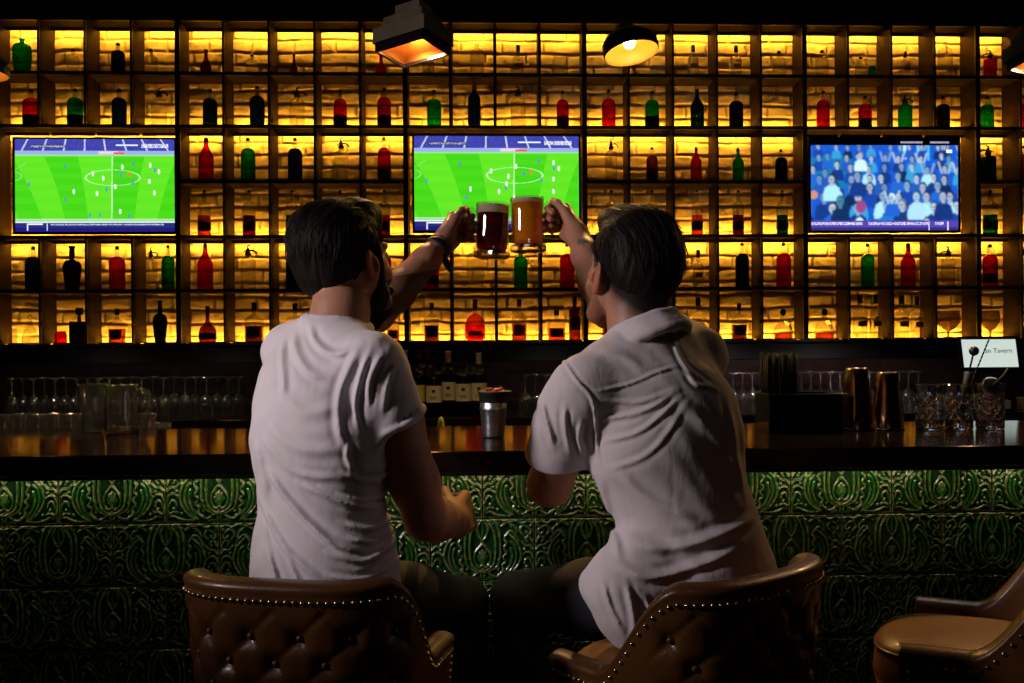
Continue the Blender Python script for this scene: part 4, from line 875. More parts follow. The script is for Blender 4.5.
for r, row in enumerate(ROWS):
    cnt = {}; tot = {}
    for it in row: tot[(it[3], it[4])] = tot.get((it[3], it[4]), 0)+1
    for it in row:
        px, pt, pw, kind, color = it[:5]; lab = it[5] if len(it) > 5 else None
        z = ZS[r]+0.0015; base = P(px, pt, yb_); h = base.z-z; w = pw*yb_/FPX
        kb = math.floor((base.x-X0)/PITCH); m_ = 0.0145+w*(.6 if kind != 'siphon' else .56)
        base.x = min(max(base.x, ux(kb)+m_), ux(kb+1)-m_)
        h = min(max(h, 0.04), ([ZTOP]+ZS)[r]-z-0.025); kk = (kind, color)
        parts = bottle(kind, color, round(h/0.006)*0.006, round(w/0.003)*0.003, lab)
        i = cnt.get(kk, 0); cnt[kk] = i+1
        nm = {'siphon': 'soda_siphon', 'decanter': 'decanter', 'goblet': 'goblet', 'glassjar': 'glass_jar'}.get(kind, 'bottle')
        place = f'on the {rown[r]} shelf row'
        if tot[kk] == 1: lb = f'{cnames[color]} {kwords[kind]} {place}'
        else: lb = f'{"rightmost" if i == tot[kk]-1 else ordn[i]+(" from left" if i else "")} {cnames[color]} {kwords[kind]} {place}'
        cat = {'soda_siphon': 'siphon', 'decanter': 'decanter', 'goblet': 'goblet', 'glass_jar': 'jar'}.get(nm, 'bottle')
        o = thing(nm, lb, cat, (base.x, yb_, z), 0, f'bottles on the {rown[r]} shelf row')
        for pn, me in parts:
            c = bpy.data.objects.new(pn, me); COL.objects.link(c); c.parent = o
        if kind == 'siphon' or (kind == 'swing'): o.rotation_euler.z = (0 if rr.random() < .6 else math.pi)

# wine bottles on the back counter
def stand(px, Y, z, kind, color, h, w, lab, nm, label, cat, group):
    p = P(px, 400, Y); o = thing(nm, label, cat, (p.x, Y, z), 0, group)
    for pn, me in bottle(kind, color, h, w, lab):
        c = bpy.data.objects.new(pn, me); COL.objects.link(c); c.parent = o
    return o
ZB = 1.001
for px, Y, h, lab, lb in ((417, 4.86, .292, 'y/', 'wine bottle with yellow crest label, leftmost in front on the back counter'), (434, 4.84, .285, 'c/', 'dark wine bottle with two-part white label beside the yellow one'), (448.5, 4.90, .315, 'c/gold', 'wine bottle with gold capsule and cream label on the back counter'),
    (463.5, 4.86, .300, 'c/', 'wine bottle with large white label, second from right of the front row'), (479, 4.88, .305, 'c/white', 'wine bottle with pale capsule, rightmost of the front row'),
    (405, 4.98, .32, 'k/white', 'dark bottle with pale capsule behind the leftmost wine bottles'), (420, 5.02, .32, '-/red', 'wine bottle with red capsule in the back row, left'), (428, 5.10, .325, '-/red', 'wine bottle with red capsule in the back row, right'), (440, 5.0, .31, '-/', 'plain black wine bottle in the back row'), (471, 5.02, .31, '-/', 'plain dark wine bottle behind the two rightmost labels')):
    stand(px, Y, ZB, 'wine', 'black' if px < 470 else 'dgreen', h, 0.078, lab, 'wine_bottle', lb, 'wine bottle', 'wine bottles on the back counter')
# upturned stemware on the back counter
sm = MB().lathe([(0.032, 0), (0.037, 0.02), (0.040, 0.05), (0.036, 0.075), (0.020, 0.092), (0.006, 0.100), (0.004, 0.12), (0.004, 0.165), (0.010, 0.180), (0.034, 0.187), (0.035, 0.189), (0.0001, 0.190)], 16, cap=False).mesh('stem_glass', True); sm.materials.append(M['stem_glass'])
def stems(x0, x1, n, Ys, where):
    k = 0
    for ri, Y in enumerate(Ys):
        for i in range(n):
            t = bpy.data.objects.new('wine_glass', sm); COL.objects.link(t); p = P(x0+(x1-x0)*(i+0.5*(ri % 2))/n, 400, Y); t.location = (p.x, Y, ZB)
            tag(t, f'{ordn[i]+(chr(32)+"from left" if i else "")} upturned wine glass, {("front", "second", "third")[ri]} row {where}', 'wine glass', f'upturned wine glasses {where}'); k += 1
stems(733, 928, 10, (5.12, 5.24, 5.36), 'behind the shaker tins')
stems(525, 650, 6, (5.12, 5.24), 'between the two men')
stems(12, 250, 11, (5.14, 5.26), 'at the left of the back counter')
# ------------------------------------------------------------ leather tub stools
SEAT_Z = 0.792; A_, B_ = 0.214, 0.205
def sm01(t): t = np.clip(t, 0, 1); return t*t*(3-2*t)
def shell_top(s): return 0.800+0.170*sm01((0.385-np.abs(s))/0.185)
def make_stool(label, loc, rz, group):
    o = thing('bar_stool', label, 'bar stool', loc, rz, group)
    nph = 240; zb_ = 0.66
    # plan path: straight arm, rounded back, straight arm
    e = 3.0; an = np.linspace(-math.pi/2, math.pi/2, 1500); c_, s_ = np.cos(an), np.sin(an); rr_ = (np.abs(s_)**e+np.abs(c_)**e)**(-1/e)
    px_ = np.concatenate([np.full(200, -A_), A_*rr_*s_, np.full(200, A_)]); py_ = np.concatenate([np.linspace(0.15, 0.001, 200), -B_*rr_*c_, np.linspace(0.001, 0.15, 200)])
    sl = np.concatenate([[0], np.cumsum(np.hypot(np.diff(px_), np.diff(py_)))]); sl -= sl[-1]/2; SM = sl[-1]
    ph = np.linspace(-SM, SM, nph)
    def plan(s, z):                       # point of the outer surface at arc length s (0 = middle of the back), height z
        k = 0.93+0.10*(z-zb_)/0.32
        return k*np.interp(s, sl, px_), k*np.interp(s, sl, py_)
    def nrm(s, z):
        x0, y0 = plan(s-0.004, z); x1, y1 = plan(s+0.004, z); dx, dy = x1-x0, y1-y0; l = math.hypot(dx, dy)+1e-9; return dy/l, -dx/l
    btn = []
    sx = 0.088
    for z, odd in [(0.922, 0), (0.878, 1), (0.834, 0), (0.790, 1), (0.746, 0), (0.702, 1)]:
        for q in range(-4, 5):
            s = (q+0.5*odd)*sx
            if abs(s) < 0.235 and z < float(shell_top(s))-0.05: btn.append((s, z))
    T = 0.050
    V = []
    V = []
    for p in ph:
        top = float(shell_top(p)); col = []
        n_o = 60
        for i in range(n_o):
            z = zb_+(top-0.018-zb_)*i/(n_o-1); x, y = plan(p, z); s = float(p); nx_, ny_ = nrm(p, z)
            d = 0.0
            if abs(p) < 0.27:
                fade = sm01((0.27-abs(p))/0.05)*sm01((top-0.035-z)/0.02)
                for bs, bz in btn:
                    dx, dz = s-bs, z-bz
                    if abs(dx) < 0.06 and abs(dz) < 0.06: d += 0.011*math.exp(-(dx*dx+dz*dz)/(0.019**2))
                # creases joining the buttons (diamond lines)
                a1 = (s/sx+(z-0.878)/0.088+0.5); a2 = (s/sx-(z-0.878)/0.088+0.5)
                for a_ in (a1, a2):
                    e_ = abs(a_-round(a_))*0.062; d += 0.0030*math.exp(-(e_/0.006)**2)
                d = min(d, 0.016)*fade
            col.append((x-nx_*d, y-ny_*d, z))
        x, y = plan(p, top); ux_, uy_ = nrm(p, top)
        for i in range(1, 14):          # rolled top
            a = math.pi*i/13; off = (1-math.cos(a))*T/2; dz = math.sin(a)*0.020
            bulge = 0.003*math.sin(min(a*2, math.pi))
            col.append((x-ux_*off+ux_*bulge, y-uy_*off+uy_*bulge, top-0.018+dz))
        for i in range(1, 17):
            z = top-0.018-(top-0.018-zb_)*i/16; xi, yi = plan(p, z); col.append((xi-ux_*T, yi-uy_*T, z))
        V.append(col)
    V = np.array(V); 
    cap0 = None
    nn = V.shape[1]; Fq = grid_faces(nph, nn)
    # close the two arm fronts with a rounded end
    Vall = V.reshape(-1, 3); faces = [tuple(f) for f in Fq.tolist()]
    faces.append(tuple(range(nn))); faces.append(tuple(reversed([(nph-1)*nn+i for i in range(nn)])))
    mb = MB(); mb.v = [tuple(v) for v in Vall]; mb.f = faces
    mb.f += [tuple((i*nn, i*nn+nn-1, (i+1)*nn+nn-1, (i+1)*nn)) for i in range(nph-1)]
    mb.build('tub_back', M['leather'], o, True)
    # nails below the rolled edge and down the arm fronts
    nb = MB(); s0, s1 = sl[0]+0.014, sl[-1]-0.014; n = int((s1-s0)/0.0135)
    for i in range(n+1):
        p = s0+(s1-s0)*i/n; z = float(shell_top(p))-0.030; x, y = plan(p, z); a_, b_ = nrm(p, z); nb.sphere((x+a_*.001, y+b_*.001, z), 0.0043, 8, 6)
    for sg in (-1, 1):
        for i in range(1, 8):
            p = sg*(SM-0.014); z = 0.770-i*0.0135; x, y = plan(p, z); nb.sphere((x, y, z), 0.0043, 8, 6)
    nb.build('nailhead_trim', M['brass'], o, True)
    bme = MB().sphere((0, 0, 0), 0.0065, 10, 8).mesh('tufting_button', True); bme.materials.append(M['leather'])
    for bs, bz in btn:
        x, y = plan(bs, bz); a_, b_ = nrm(bs, bz); c = bpy.data.objects.new('tufting_button', bme); COL.objects.link(c); c.parent = o; c.location = (x-a_*.0125, y-b_*.0125, bz)
    # seat cushion
    nu, nv = 72, 14; cs = []
    for i in range(nu):
        a = 2*math.pi*i/nu; c, s = math.cos(a), math.sin(a); e = 3.2; r = (abs(c)**e+abs(s)**e)**(-1/e)
        X_, Y_ = 0.152*r*c, 0.180*r*s+0.025
        col = []
        for j in range(nv):
            t = j/(nv-1)
            if t < .25: col.append((X_*.97, Y_*.97, 0.66+0.0*t))
            if t < .5: k = 1.0+0.03*math.sin(t*2*math.pi); col.append((X_*k, Y_*k, 0.665+(SEAT_Z-0.03-0.665)*t*2))
            else: b = (t-.5)*2; k = math.cos(b*math.pi/2)**0.45; col.append((X_*k, (Y_-.025)*k+.025, SEAT_Z-0.03+0.03*math.sin(b*math.pi/2)))
        cs.append(col[-nv:] if len(col) >= nv else col)
    m_ = min(len(c) for c in cs); cs = np.array([c[-m_:] for c in cs]); Fq = grid_faces(nu, m_, True)
    mb = MB(); mb.v = [tuple(v) for v in cs.reshape(-1, 3)]; mb.f = [tuple(f) for f in Fq.tolist()]; mb.f.append(tuple(reversed([i*m_ for i in range(nu)])))
    mb.build('seat', M['leather_tan'], o, True)
    pts = [(0.152*((abs(math.cos(a))**3.2+abs(math.sin(a))**3.2)**(-1/3.2))*math.cos(a)*1.01, (0.180*((abs(math.cos(a))**3.2+abs(math.sin(a))**3.2)**(-1/3.2))*math.sin(a))*1.01+0.025, SEAT_Z-0.030) for a in np.linspace(0, 2*math.pi, 72, endpoint=False)]
    MB().tube(pts, 0.0035, 6, closed=True).build('piping', M['leather'], o, True)
    MB().b2(-0.15, 0.15, -0.14, 0.20, 0.615, 0.66).build('seat_frame', M['black_board'], o, bevel=0.01)
    for sx_ in (-1, 1):
        for sy in (-1, 1):
            MB().tube([(sx_*0.13, 0.03+sy*0.13, 0.63), (sx_*0.185, 0.03+sy*0.185, 0.0)], [0.019, 0.011], 12).build('leg', M['black_board'], o, True)
    r_ = [(sx_*0.168, 0.03+sy*0.168, 0.20) for sx_, sy in ((-1, -1), (1, -1), (1, 1), (-1, 1))]
    MB().tube(r_, 0.008, 8, closed=True).build('footrest', M['brass'], o, True)
    return o
stoolA = make_stool('brown leather tub stool with buttoned back lit at its left, under the man at left', (-0.306, 1.835, 0), math.radians(-14), 'leather bar stools')
def dup(src, label, loc, rz):
    c = copy_tree(src); c.location = loc; c.rotation_euler = (0, 0, rz); c['label'] = label; return c
stoolB = dup(stoolA, 'dark leather tub stool with studded back turned to the left, under the man at right', (0.360, 1.800, 0), math.radians(37))
stoolC = dup(stoolA, 'empty leather tub stool at the right edge showing its tan seat', (0.968, 1.895, 0), math.radians(62))
# ------------------------------------------------------------ implicit-surface modeller for bodies and clothes
class Field:
    def __init__(s, lo, hi, res):
        s.lo = np.array(lo, float); s.res = res; s.n = np.ceil((np.array(hi)-s.lo)/res).astype(int)+1
        s.ax = [s.lo[i]+res*np.arange(s.n[i]) for i in range(3)]
        s.D = np.full(tuple(s.n), 0.5, np.float32)
    def sl(s, lo, hi):
        a = np.clip(np.floor((np.array(lo)-s.lo)/s.res).astype(int), 0, s.n); b = np.clip(np.ceil((np.array(hi)-s.lo)/s.res).astype(int)+1, 0, s.n)
        if np.any(b <= a): return None
        S = tuple(slice(x, y) for x, y in zip(a, b))
        g = [s.ax[i][S[i]].astype(np.float32) for i in range(3)]
        return S, g[0][:, None, None], g[1][None, :, None], g[2][None, None, :]
    def put(s, S, d, k, sub=False):
        D = s.D[S]
        if sub:
            h = np.clip(k-np.abs(-d-D), 0, None)/k; s.D[S] = np.maximum(D, -d)+h*h*k*.25
        else:
            h = np.clip(k-np.abs(d-D), 0, None)/k; s.D[S] = np.minimum(D, d)-h*h*k*.25
    def cap(s, a, b, ra, rb=None, k=0.015, sub=False):
        rb = ra if rb is None else rb; a = np.array(a, float); b = np.array(b, float); R = max(ra, rb)+k+4*s.res
        q = s.sl(np.minimum(a, b)-R, np.maximum(a, b)+R)
        if q is None: return s
        S, X, Y, Z = q; ab = b-a; L2 = ab@ab+1e-12
        t = np.clip(((X-a[0])*ab[0]+(Y-a[1])*ab[1]+(Z-a[2])*ab[2])/L2, 0, 1)
        d = np.sqrt((X-a[0]-t*ab[0])**2+(Y-a[1]-t*ab[1])**2+(Z-a[2]-t*ab[2])**2)-(ra+(rb-ra)*t)
        s.put(S, d.astype(np.float32), k, sub); return s
    def sleeve(s, a, b, ra, rb, n, k=0.02, hollow=None):
        a = np.array(a, float); b = np.array(b, float); R = max(ra, rb)+k+4*s.res; S, X, Y, Z = s.sl(np.minimum(a, b)-R, np.maximum(a, b)+R)
        ab = b-a; L2 = ab@ab; t = np.clip(((X-a[0])*ab[0]+(Y-a[1])*ab[1]+(Z-a[2])*ab[2])/L2, 0, 1.3)
        d = np.sqrt((X-a[0]-t*ab[0])**2+(Y-a[1]-t*ab[1])**2+(Z-a[2]-t*ab[2])**2)-(ra+(rb-ra)*np.clip(t, 0, 1))
        n = nz(n); pl = (X-b[0])*n[0]+(Y-b[1])*n[1]+(Z-b[2])*n[2]; h = np.clip(.004-np.abs(d-pl), 0, None)/.004; d = np.maximum(d, pl)+h*h*.001
        if hollow: 
            c = np.sqrt((X-a[0]-t*ab[0])**2+(Y-a[1]-t*ab[1])**2+(Z-a[2]-t*ab[2])**2)-hollow; c = np.maximum(c, -(pl+0.022)); d = np.maximum(d, -c)
        s.put(S, d.astype(np.float32), k); return s
    def chain(s, pts, rs, k=0.015):
        for i in range(len(pts)-1): s.cap(pts[i], pts[i+1], rs[i], rs[i+1], k)
        return s
    def ell(s, c, r, R=None, k=0.015, sub=False):
        c = np.array(c, float); r = np.array(r, float); m = max(r)+k+4*s.res
        q = s.sl(c-m, c+m)
        if q is None: return s
        S, X, Y, Z = q; x, y, z = X-c[0], Y-c[1], Z-c[2]
        if R is not None:
            R = np.array(R, float); x, y, z = (R[0, 0]*x+R[1, 0]*y+R[2, 0]*z), (R[0, 1]*x+R[1, 1]*y+R[2, 1]*z), (R[0, 2]*x+R[1, 2]*y+R[2, 2]*z)
        k0 = np.sqrt((x/r[0])**2+(y/r[1])**2+(z/r[2])**2); k1 = np.sqrt((x/r[0]**2)**2+(y/r[1]**2)**2+(z/r[2]**2)**2)+1e-9
        s.put(S, (k0*(k0-1)/k1).astype(np.float32), k, sub); return s
    def half(s, p, n, k=0.004, region=None):
        """cut away everything on the +n side of the plane through p (inside region box)"""
        lo, hi = region if region is not None else (s.lo, s.lo+s.res*s.n)
        q = s.sl(lo, hi); S, X, Y, Z = q; n = np.array(n, float); n /= np.linalg.norm(n)
        d = ((X-p[0])*n[0]+(Y-p[1])*n[1]+(Z-p[2])*n[2]).astype(np.float32)
        D = s.D[S]; h = np.clip(k-np.abs(d-D), 0, None)/k; s.D[S] = np.maximum(D, d)+h*h*k*.25; return s
    def disp(s, f, band=0.04):
        idx = np.nonzero(np.abs(s.D) < band)
        x, y, z = s.ax[0][idx[0]], s.ax[1][idx[1]], s.ax[2][idx[2]]
        s.D[idx] -= f(x, y, z).astype(np.float32); return s
    def mesh(s):
        D = s.D; n = D.shape; S = D < 0; pts, cells, quads = [], [], []
        st = np.array([n[1]*n[2], n[2], 1])
        for ax in range(3):
            a = [slice(None)]*3; b = [slice(None)]*3; a[ax] = slice(0, -1); b[ax] = slice(1, None)
            e = S[tuple(a)] != S[tuple(b)]
            o1, o2 = [i for i in range(3) if i != ax]
            I = np.array(np.nonzero(e)); ok = (I[o1] > 0) & (I[o2] > 0) & (I[o1] < n[o1]-1) & (I[o2] < n[o2]-1); I = I[:, ok]
            J = I.copy(); J[ax] += 1; d0 = D[tuple(I)]; d1 = D[tuple(J)]; t = d0/(d0-d1)
            p = I.astype(float); p[ax] += t
            base = I[0]*st[0]+I[1]*st[1]+I[2]; c = [base-dy*st[o1]-dz*st[o2] for dy, dz in ((0, 0), (1, 0), (1, 1), (0, 1))]
            sg = S[tuple(I)] if ax != 1 else ~S[tuple(I)]
            q = np.stack(c, -1); q[~sg] = q[~sg][:, ::-1]
            quads.append(q); 
            for cc in c: cells.append(cc); pts.append(p)
        cells = np.concatenate(cells); pts = np.concatenate(pts, 1); quads = np.concatenate(quads)
        u, inv = np.unique(cells, return_inverse=True); cnt = np.bincount(inv)
        V = np.stack([np.bincount(inv, pts[i])/cnt for i in range(3)], -1)*s.res+s.lo
        return V, np.searchsorted(u, quads)
def field_obj(F, name, mat, parent, off, color=None, smooth_it=0):
    V, Q = F.mesh()
    col = color(V) if color is not None else None
    o = np_mesh(name, V-np.array(off), Q, mat, parent, True, col)
    if smooth_it:
        m = o.modifiers.new('smooth', 'SMOOTH'); m.factor = 0.5; m.iterations = smooth_it
    return o
def rotz(a): return np.array(Matrix.Rotation(a, 3, 'Z'))
def A3(v): return np.array(v, float)
def lerp(a, b, t): return A3(a)+(A3(b)-A3(a))*t
def nz(v): v = A3(v); return v/np.linalg.norm(v)

def hand(F, C, f, n, u, hs=1.0):
    """closed hand: palm centre C, f = towards the knuckles, n = the way the palm faces, u = towards the index side"""
    f, n = nz(f), A3(n); n = nz(n-f*(n@f)); u_ = np.cross(f, n); u_ = u_ if u_@A3(u) > 0 else -u_
    Q = lambda a, b, c: C+hs*(a*f+b*n+c*u_)
    us = [0.030, 0.010, -0.010, -0.028]; ln = [1.0, 1.07, 1.0, 0.82]; rf = [0.0092, 0.0094, 0.0090, 0.0080]
    W = Q(-0.062, 0.0, 0.0)
    for j in range(4):
        F.cap(Q(-0.050, 0, us[j]*0.62), Q(0.040, -0.001, us[j]), 0.0155*hs, 0.0118*hs, 0.010)
        K = Q(0.042+0.002*(1-abs(j-1)), -0.002, us[j]); P1 = Q(0.042+0.021*ln[j], 0.034*ln[j], us[j]*1.0); P2 = Q(0.040, 0.034*ln[j]+0.016, us[j]*0.96); P3 = Q(0.020, 0.040*ln[j]+0.004, us[j]*0.92)
        F.ell(K, [0.0118*hs]*3, None, 0.004)
        F.cap(K, P1, rf[j]*1.08*hs, rf[j]*hs, 0.0035); F.cap(P1, P2, rf[j]*hs, rf[j]*0.94*hs, 0.003); F.cap(P2, P3, rf[j]*0.94*hs, rf[j]*0.8*hs, 0.003)
    T0, T1, T2, T3 = Q(-0.040, 0.010, 0.020), Q(-0.006, 0.021, 0.042), Q(0.026, 0.030, 0.050), Q(0.048, 0.036, 0.047)
    F.cap(T0, T1, 0.0175*hs, 0.0130*hs, 0.010); F.cap(T1, T2, 0.0118*hs, 0.0105*hs, 0.004); F.cap(T2, T3, 0.0105*hs, 0.0088*hs, 0.003)
    F.cap(Q(-0.045, 0.008, -0.016), Q(0.01, 0.010, -0.028), 0.015*hs, 0.012*hs, 0.010)
    return W

class Head:
    def __init__(s, c, yaw, pitch, roll=0.0, sc=1.0):
        s.c = A3(c); s.R = np.array(Matrix.Rotation(-yaw, 3, 'Z') @ Matrix.Rotation(roll, 3, 'Y') @ Matrix.Rotation(pitch, 3, 'X')); s.sc = sc
    def p(s, x, y, z): return s.c+s.R @ (A3((x, y, z))*s.sc)
    def loc(s, V): return ((V-s.c) @ s.R)/s.sc
    def skin(s, F):
        e = lambda c, r, k=0.02, sub=False, R=None: F.ell(s.p(*c), A3(r)*s.sc, s.R if R is None else s.R @ R, k, sub)
        c = lambda a, b, ra, rb, k=0.012: F.cap(s.p(*a), s.p(*b), ra*s.sc, rb*s.sc, k)
        e((0, -.018, .020), (.075, .092, .084)); e((0, .030, -.015), (.063, .064, .085)); e((0, -.055, -.02), (.060, .048, .050))
        for q in (-1, 1):
            c((q*.052, .005, -.055), (q*.034, .055, -.098), .020, .018, .02); c((q*.034, .055, -.098), (0, .078, -.108), .018, .018, .02)
            e((q*.036, .060, -.045), (.026, .026, .026), .02); e((q*.064, .02, -.02), (.014, .03, .02), .015)
        e((0, .080, -.108), (.020, .016, .018), .012)
        c((-.036, .086, .014), (.036, .086, .014), .0085, .0085, .010)
        for q in (-1, 1):
            e((q*.031, .104, -.008), (.017, .014, .010), .008, True); e((q*.031, .083, -.008), (.0125, .0125, .0125), .002)
        c((0, .094, .004), (0, .117, -.038), .0075, .0115, .010); e((0, .120, -.042), (.010, .010, .009), .006)
        for q in (-1, 1): e((q*.012, .108, -.046), (.008, .010, .007), .004)
        e((0, .086, -.075), (.030, .022, .020), .012)
        c((-.022, .093, -.071), (.022, .093, -.071), .0045, .0045, .004); c((-.019, .092, -.081), (.019, .092, -.081), .0055, .0055, .004)
        for q in (-1, 1):               # ears
            R = np.array(Matrix.Rotation(q*math.radians(24), 3, 'Z') @ Matrix.Rotation(math.radians(8), 3, 'X'))
            e((q*.082, -.012, -.018), (.0075, .0185, .031), .006, False, R); e((q*.078, -.002, -.024), (.014, .014, .022), .008)
            e((q*.089, -.008, -.018), (.006, .0105, .019), .004, True, R)
            e((q*.080, -.004, -.046), (.007, .009, .010), .006)
def hair_noise(az, L, seed):
    r = np.random.default_rng(seed); o = np.zeros_like(az)
    for i, fr in enumerate((9, 17, 31, 47, 71)):
        a, b = r.random(2)*6.28; o += np.sin(az*fr+a+L*(14+6*i)+1.5*np.sin(L*30+b))*(1.0/(1+i*.45))
    return o/2.2

PANTS = pmat('dark_denim', (0.016, 0.018, 0.028), 0.75, 0, 0.2, 40, 0.25, 300)
PANTS_K = pmat('black_trousers', (0.008, 0.007, 0.008), 0.75, 0, 0.2, 40, 0.25, 300)
HAIR = pmat('dark_brown_hair', (0.009, 0.005, 0.0035), 0.6, 0, 0.3, 12, 0.3, 90, stretch=(1, 1, 0.2), spec=0.22)
def shirt_mat(name, col):
    m, nt, b = mat_new(name); b.inputs['Roughness'].default_value = 0.85; b.inputs['Sheen Weight'].default_value = 0.15; b.inputs['Specular IOR Level'].default_value = 0.2
    tc = nt.nodes.new('ShaderNodeTexCoord'); n1 = nt.nodes.new('ShaderNodeTexNoise'); n1.inputs['Scale'].default_value = 26; n1.inputs['Detail'].default_value = 4; n1.inputs['Distortion'].default_value = 0.8
    mp = nt.nodes.new('ShaderNodeMapping'); mp.inputs['Scale'].default_value = (1, 1, 0.45); mp.inputs['Rotation'].default_value = (0, 0.6, 0); L(nt, tc.outputs['Object'], mp.inputs[0]); L(nt, mp.outputs[0], n1.inputs['Vector'])
    n2 = nt.nodes.new('ShaderNodeTexNoise'); n2.inputs['Scale'].default_value = 420; L(nt, tc.outputs['Object'], n2.inputs['Vector'])
    b1 = nt.nodes.new('ShaderNodeBump'); b1.inputs['Strength'].default_value = 0.32; b1.inputs['Distance'].default_value = 0.006; L(nt, n1.outputs['Fac'], b1.inputs['Height'])
    b2 = nt.nodes.new('ShaderNodeBump'); b2.inputs['Strength'].default_value = 0.15; b2.inputs['Distance'].default_value = 0.001; L(nt, n2.outputs['Fac'], b2.inputs['Height']); L(nt, b1.outputs[0], b2.inputs['Normal']); L(nt, b2.outputs[0], b.inputs['Normal'])
    r = nt.nodes.new('ShaderNodeMapRange'); r.inputs['To Min'].default_value = 0.94; r.inputs['To Max'].default_value = 1.0; L(nt, n2.outputs['Fac'], r.inputs['Value'])
    mx = nt.nodes.new('ShaderNodeVectorMath'); mx.operation = 'SCALE'; mx.inputs[0].default_value = col; L(nt, r.outputs[0], mx.inputs['Scale']); L(nt, mx.outputs[0], b.inputs['Base Color'])
    return m
SHIRT_A = shirt_mat('white_cotton', (0.74, 0.69, 0.72)); SHIRT_B = shirt_mat('white_poplin', (0.66, 0.60, 0.62))
SKIN_T = np.array([0.46, 0.225, 0.14])
def skin_mat():
    m = attr_mat('skin_tone', 0.48, 0.0, 0.35, 0.12); b = m.node_tree.nodes['Principled BSDF']
    b.inputs['Subsurface Weight'].default_value = 0.15; b.inputs['Subsurface Radius'].default_value = (1.0, 0.35, 0.2); b.inputs['Subsurface Scale'].default_value = 0.006; return m
SKINM = skin_mat()

def fold_field(folds, Yref):
    """folds drawn across the back of a garment: (pixel polyline, width m, height m) -> function of x, z"""
    segs = []
    for pts, w, h in folds:
        q = [P(a, b, Yref) for a, b in pts]
        # densify with a smooth curve
        q2 = [A3((v.x, v.z)) for v in q]; q3 = [2*q2[0]-q2[1]]+q2+[2*q2[-1]-q2[-2]]; out = []
        for i in range(1, len(q3)-2):
            for t in np.linspace(0, 1, 5, endpoint=False):
                a, b, c, d = q3[i-1:i+3]; out.append(.5*((2*b)+(-a+c)*t+(2*a-5*b+4*c-d)*t*t+(-a+3*b-3*c+d)*t**3))
        out.append(q2[-1]); segs.append((out, w, h))
    def f(x, y, z):
        o = np.zeros_like(x)
        for pts, w, h in segs:
            dm = np.full(x.shape, 9.0); pa = np.array(pts); lo, hi = pa.min(0)-3*w, pa.max(0)+3*w
            m = (x > lo[0]) & (x < hi[0]) & (z > lo[1]) & (z < hi[1])
            if not m.any(): continue
            xm, zm = x[m], z[m]; d = np.full(xm.shape, 9.0); tt = np.zeros(xm.shape); n = len(pts)-1
            for i, (a, b) in enumerate(zip(pts[:-1], pts[1:])):
                ab = b-a; t = np.clip(((xm-a[0])*ab[0]+(zm-a[1])*ab[1])/(ab@ab+1e-12), 0, 1); dd = np.hypot(xm-a[0]-t*ab[0], zm-a[1]-t*ab[1])
                k = dd < d; d[k] = dd[k]; tt[k] = ((i+t)/n)[k]
            taper = np.clip(np.minimum(tt, 1-tt)*5, 0.15, 1)
            w_ = w*0.72; o[m] += h*taper*(np.exp(-np.abs(d/w_)**1.5)-0.5*np.exp(-((d-1.9*w_)/w_)**2))
        return o
    return f

def strands(parent, off, head, c, r, n, flow, seed, length=0.05, lift=0.004, zmin=-0.02, mask=None, rad=0.0005):
    """loose hair strands lying on the hair mass: c, r = ellipsoid in head space"""
    g = np.random.default_rng(seed); mb = MB(); k = 0
    while k < n:
        d = g.normal(size=3); d /= np.linalg.norm(d)
        if d[2] < -0.35: continue
        p = d*r
        if mask is not None and not mask(p+c): continue
        pts = []; q = d.copy(); L_ = length*(0.6+0.7*g.random()); lf = lift*g.random()
        for i in range(6):
            w = head.p(*(q*r*(1.0+0.006+lf/0.09*i/5)+c)); pts.append(w-off)
            fl = flow(q); fl = fl-q*(fl@q); fl /= np.linalg.norm(fl)+1e-9; q = q+fl*(L_/0.095)/5+g.normal(size=3)*0.012; q /= np.linalg.norm(q)
        mb.tube(pts, [rad, rad*1.2, rad*1.1, rad, rad*.7, rad*.3], 3, cap=False); k += 1
    o = mb.build('loose_strands', HAIR, parent, True); return o

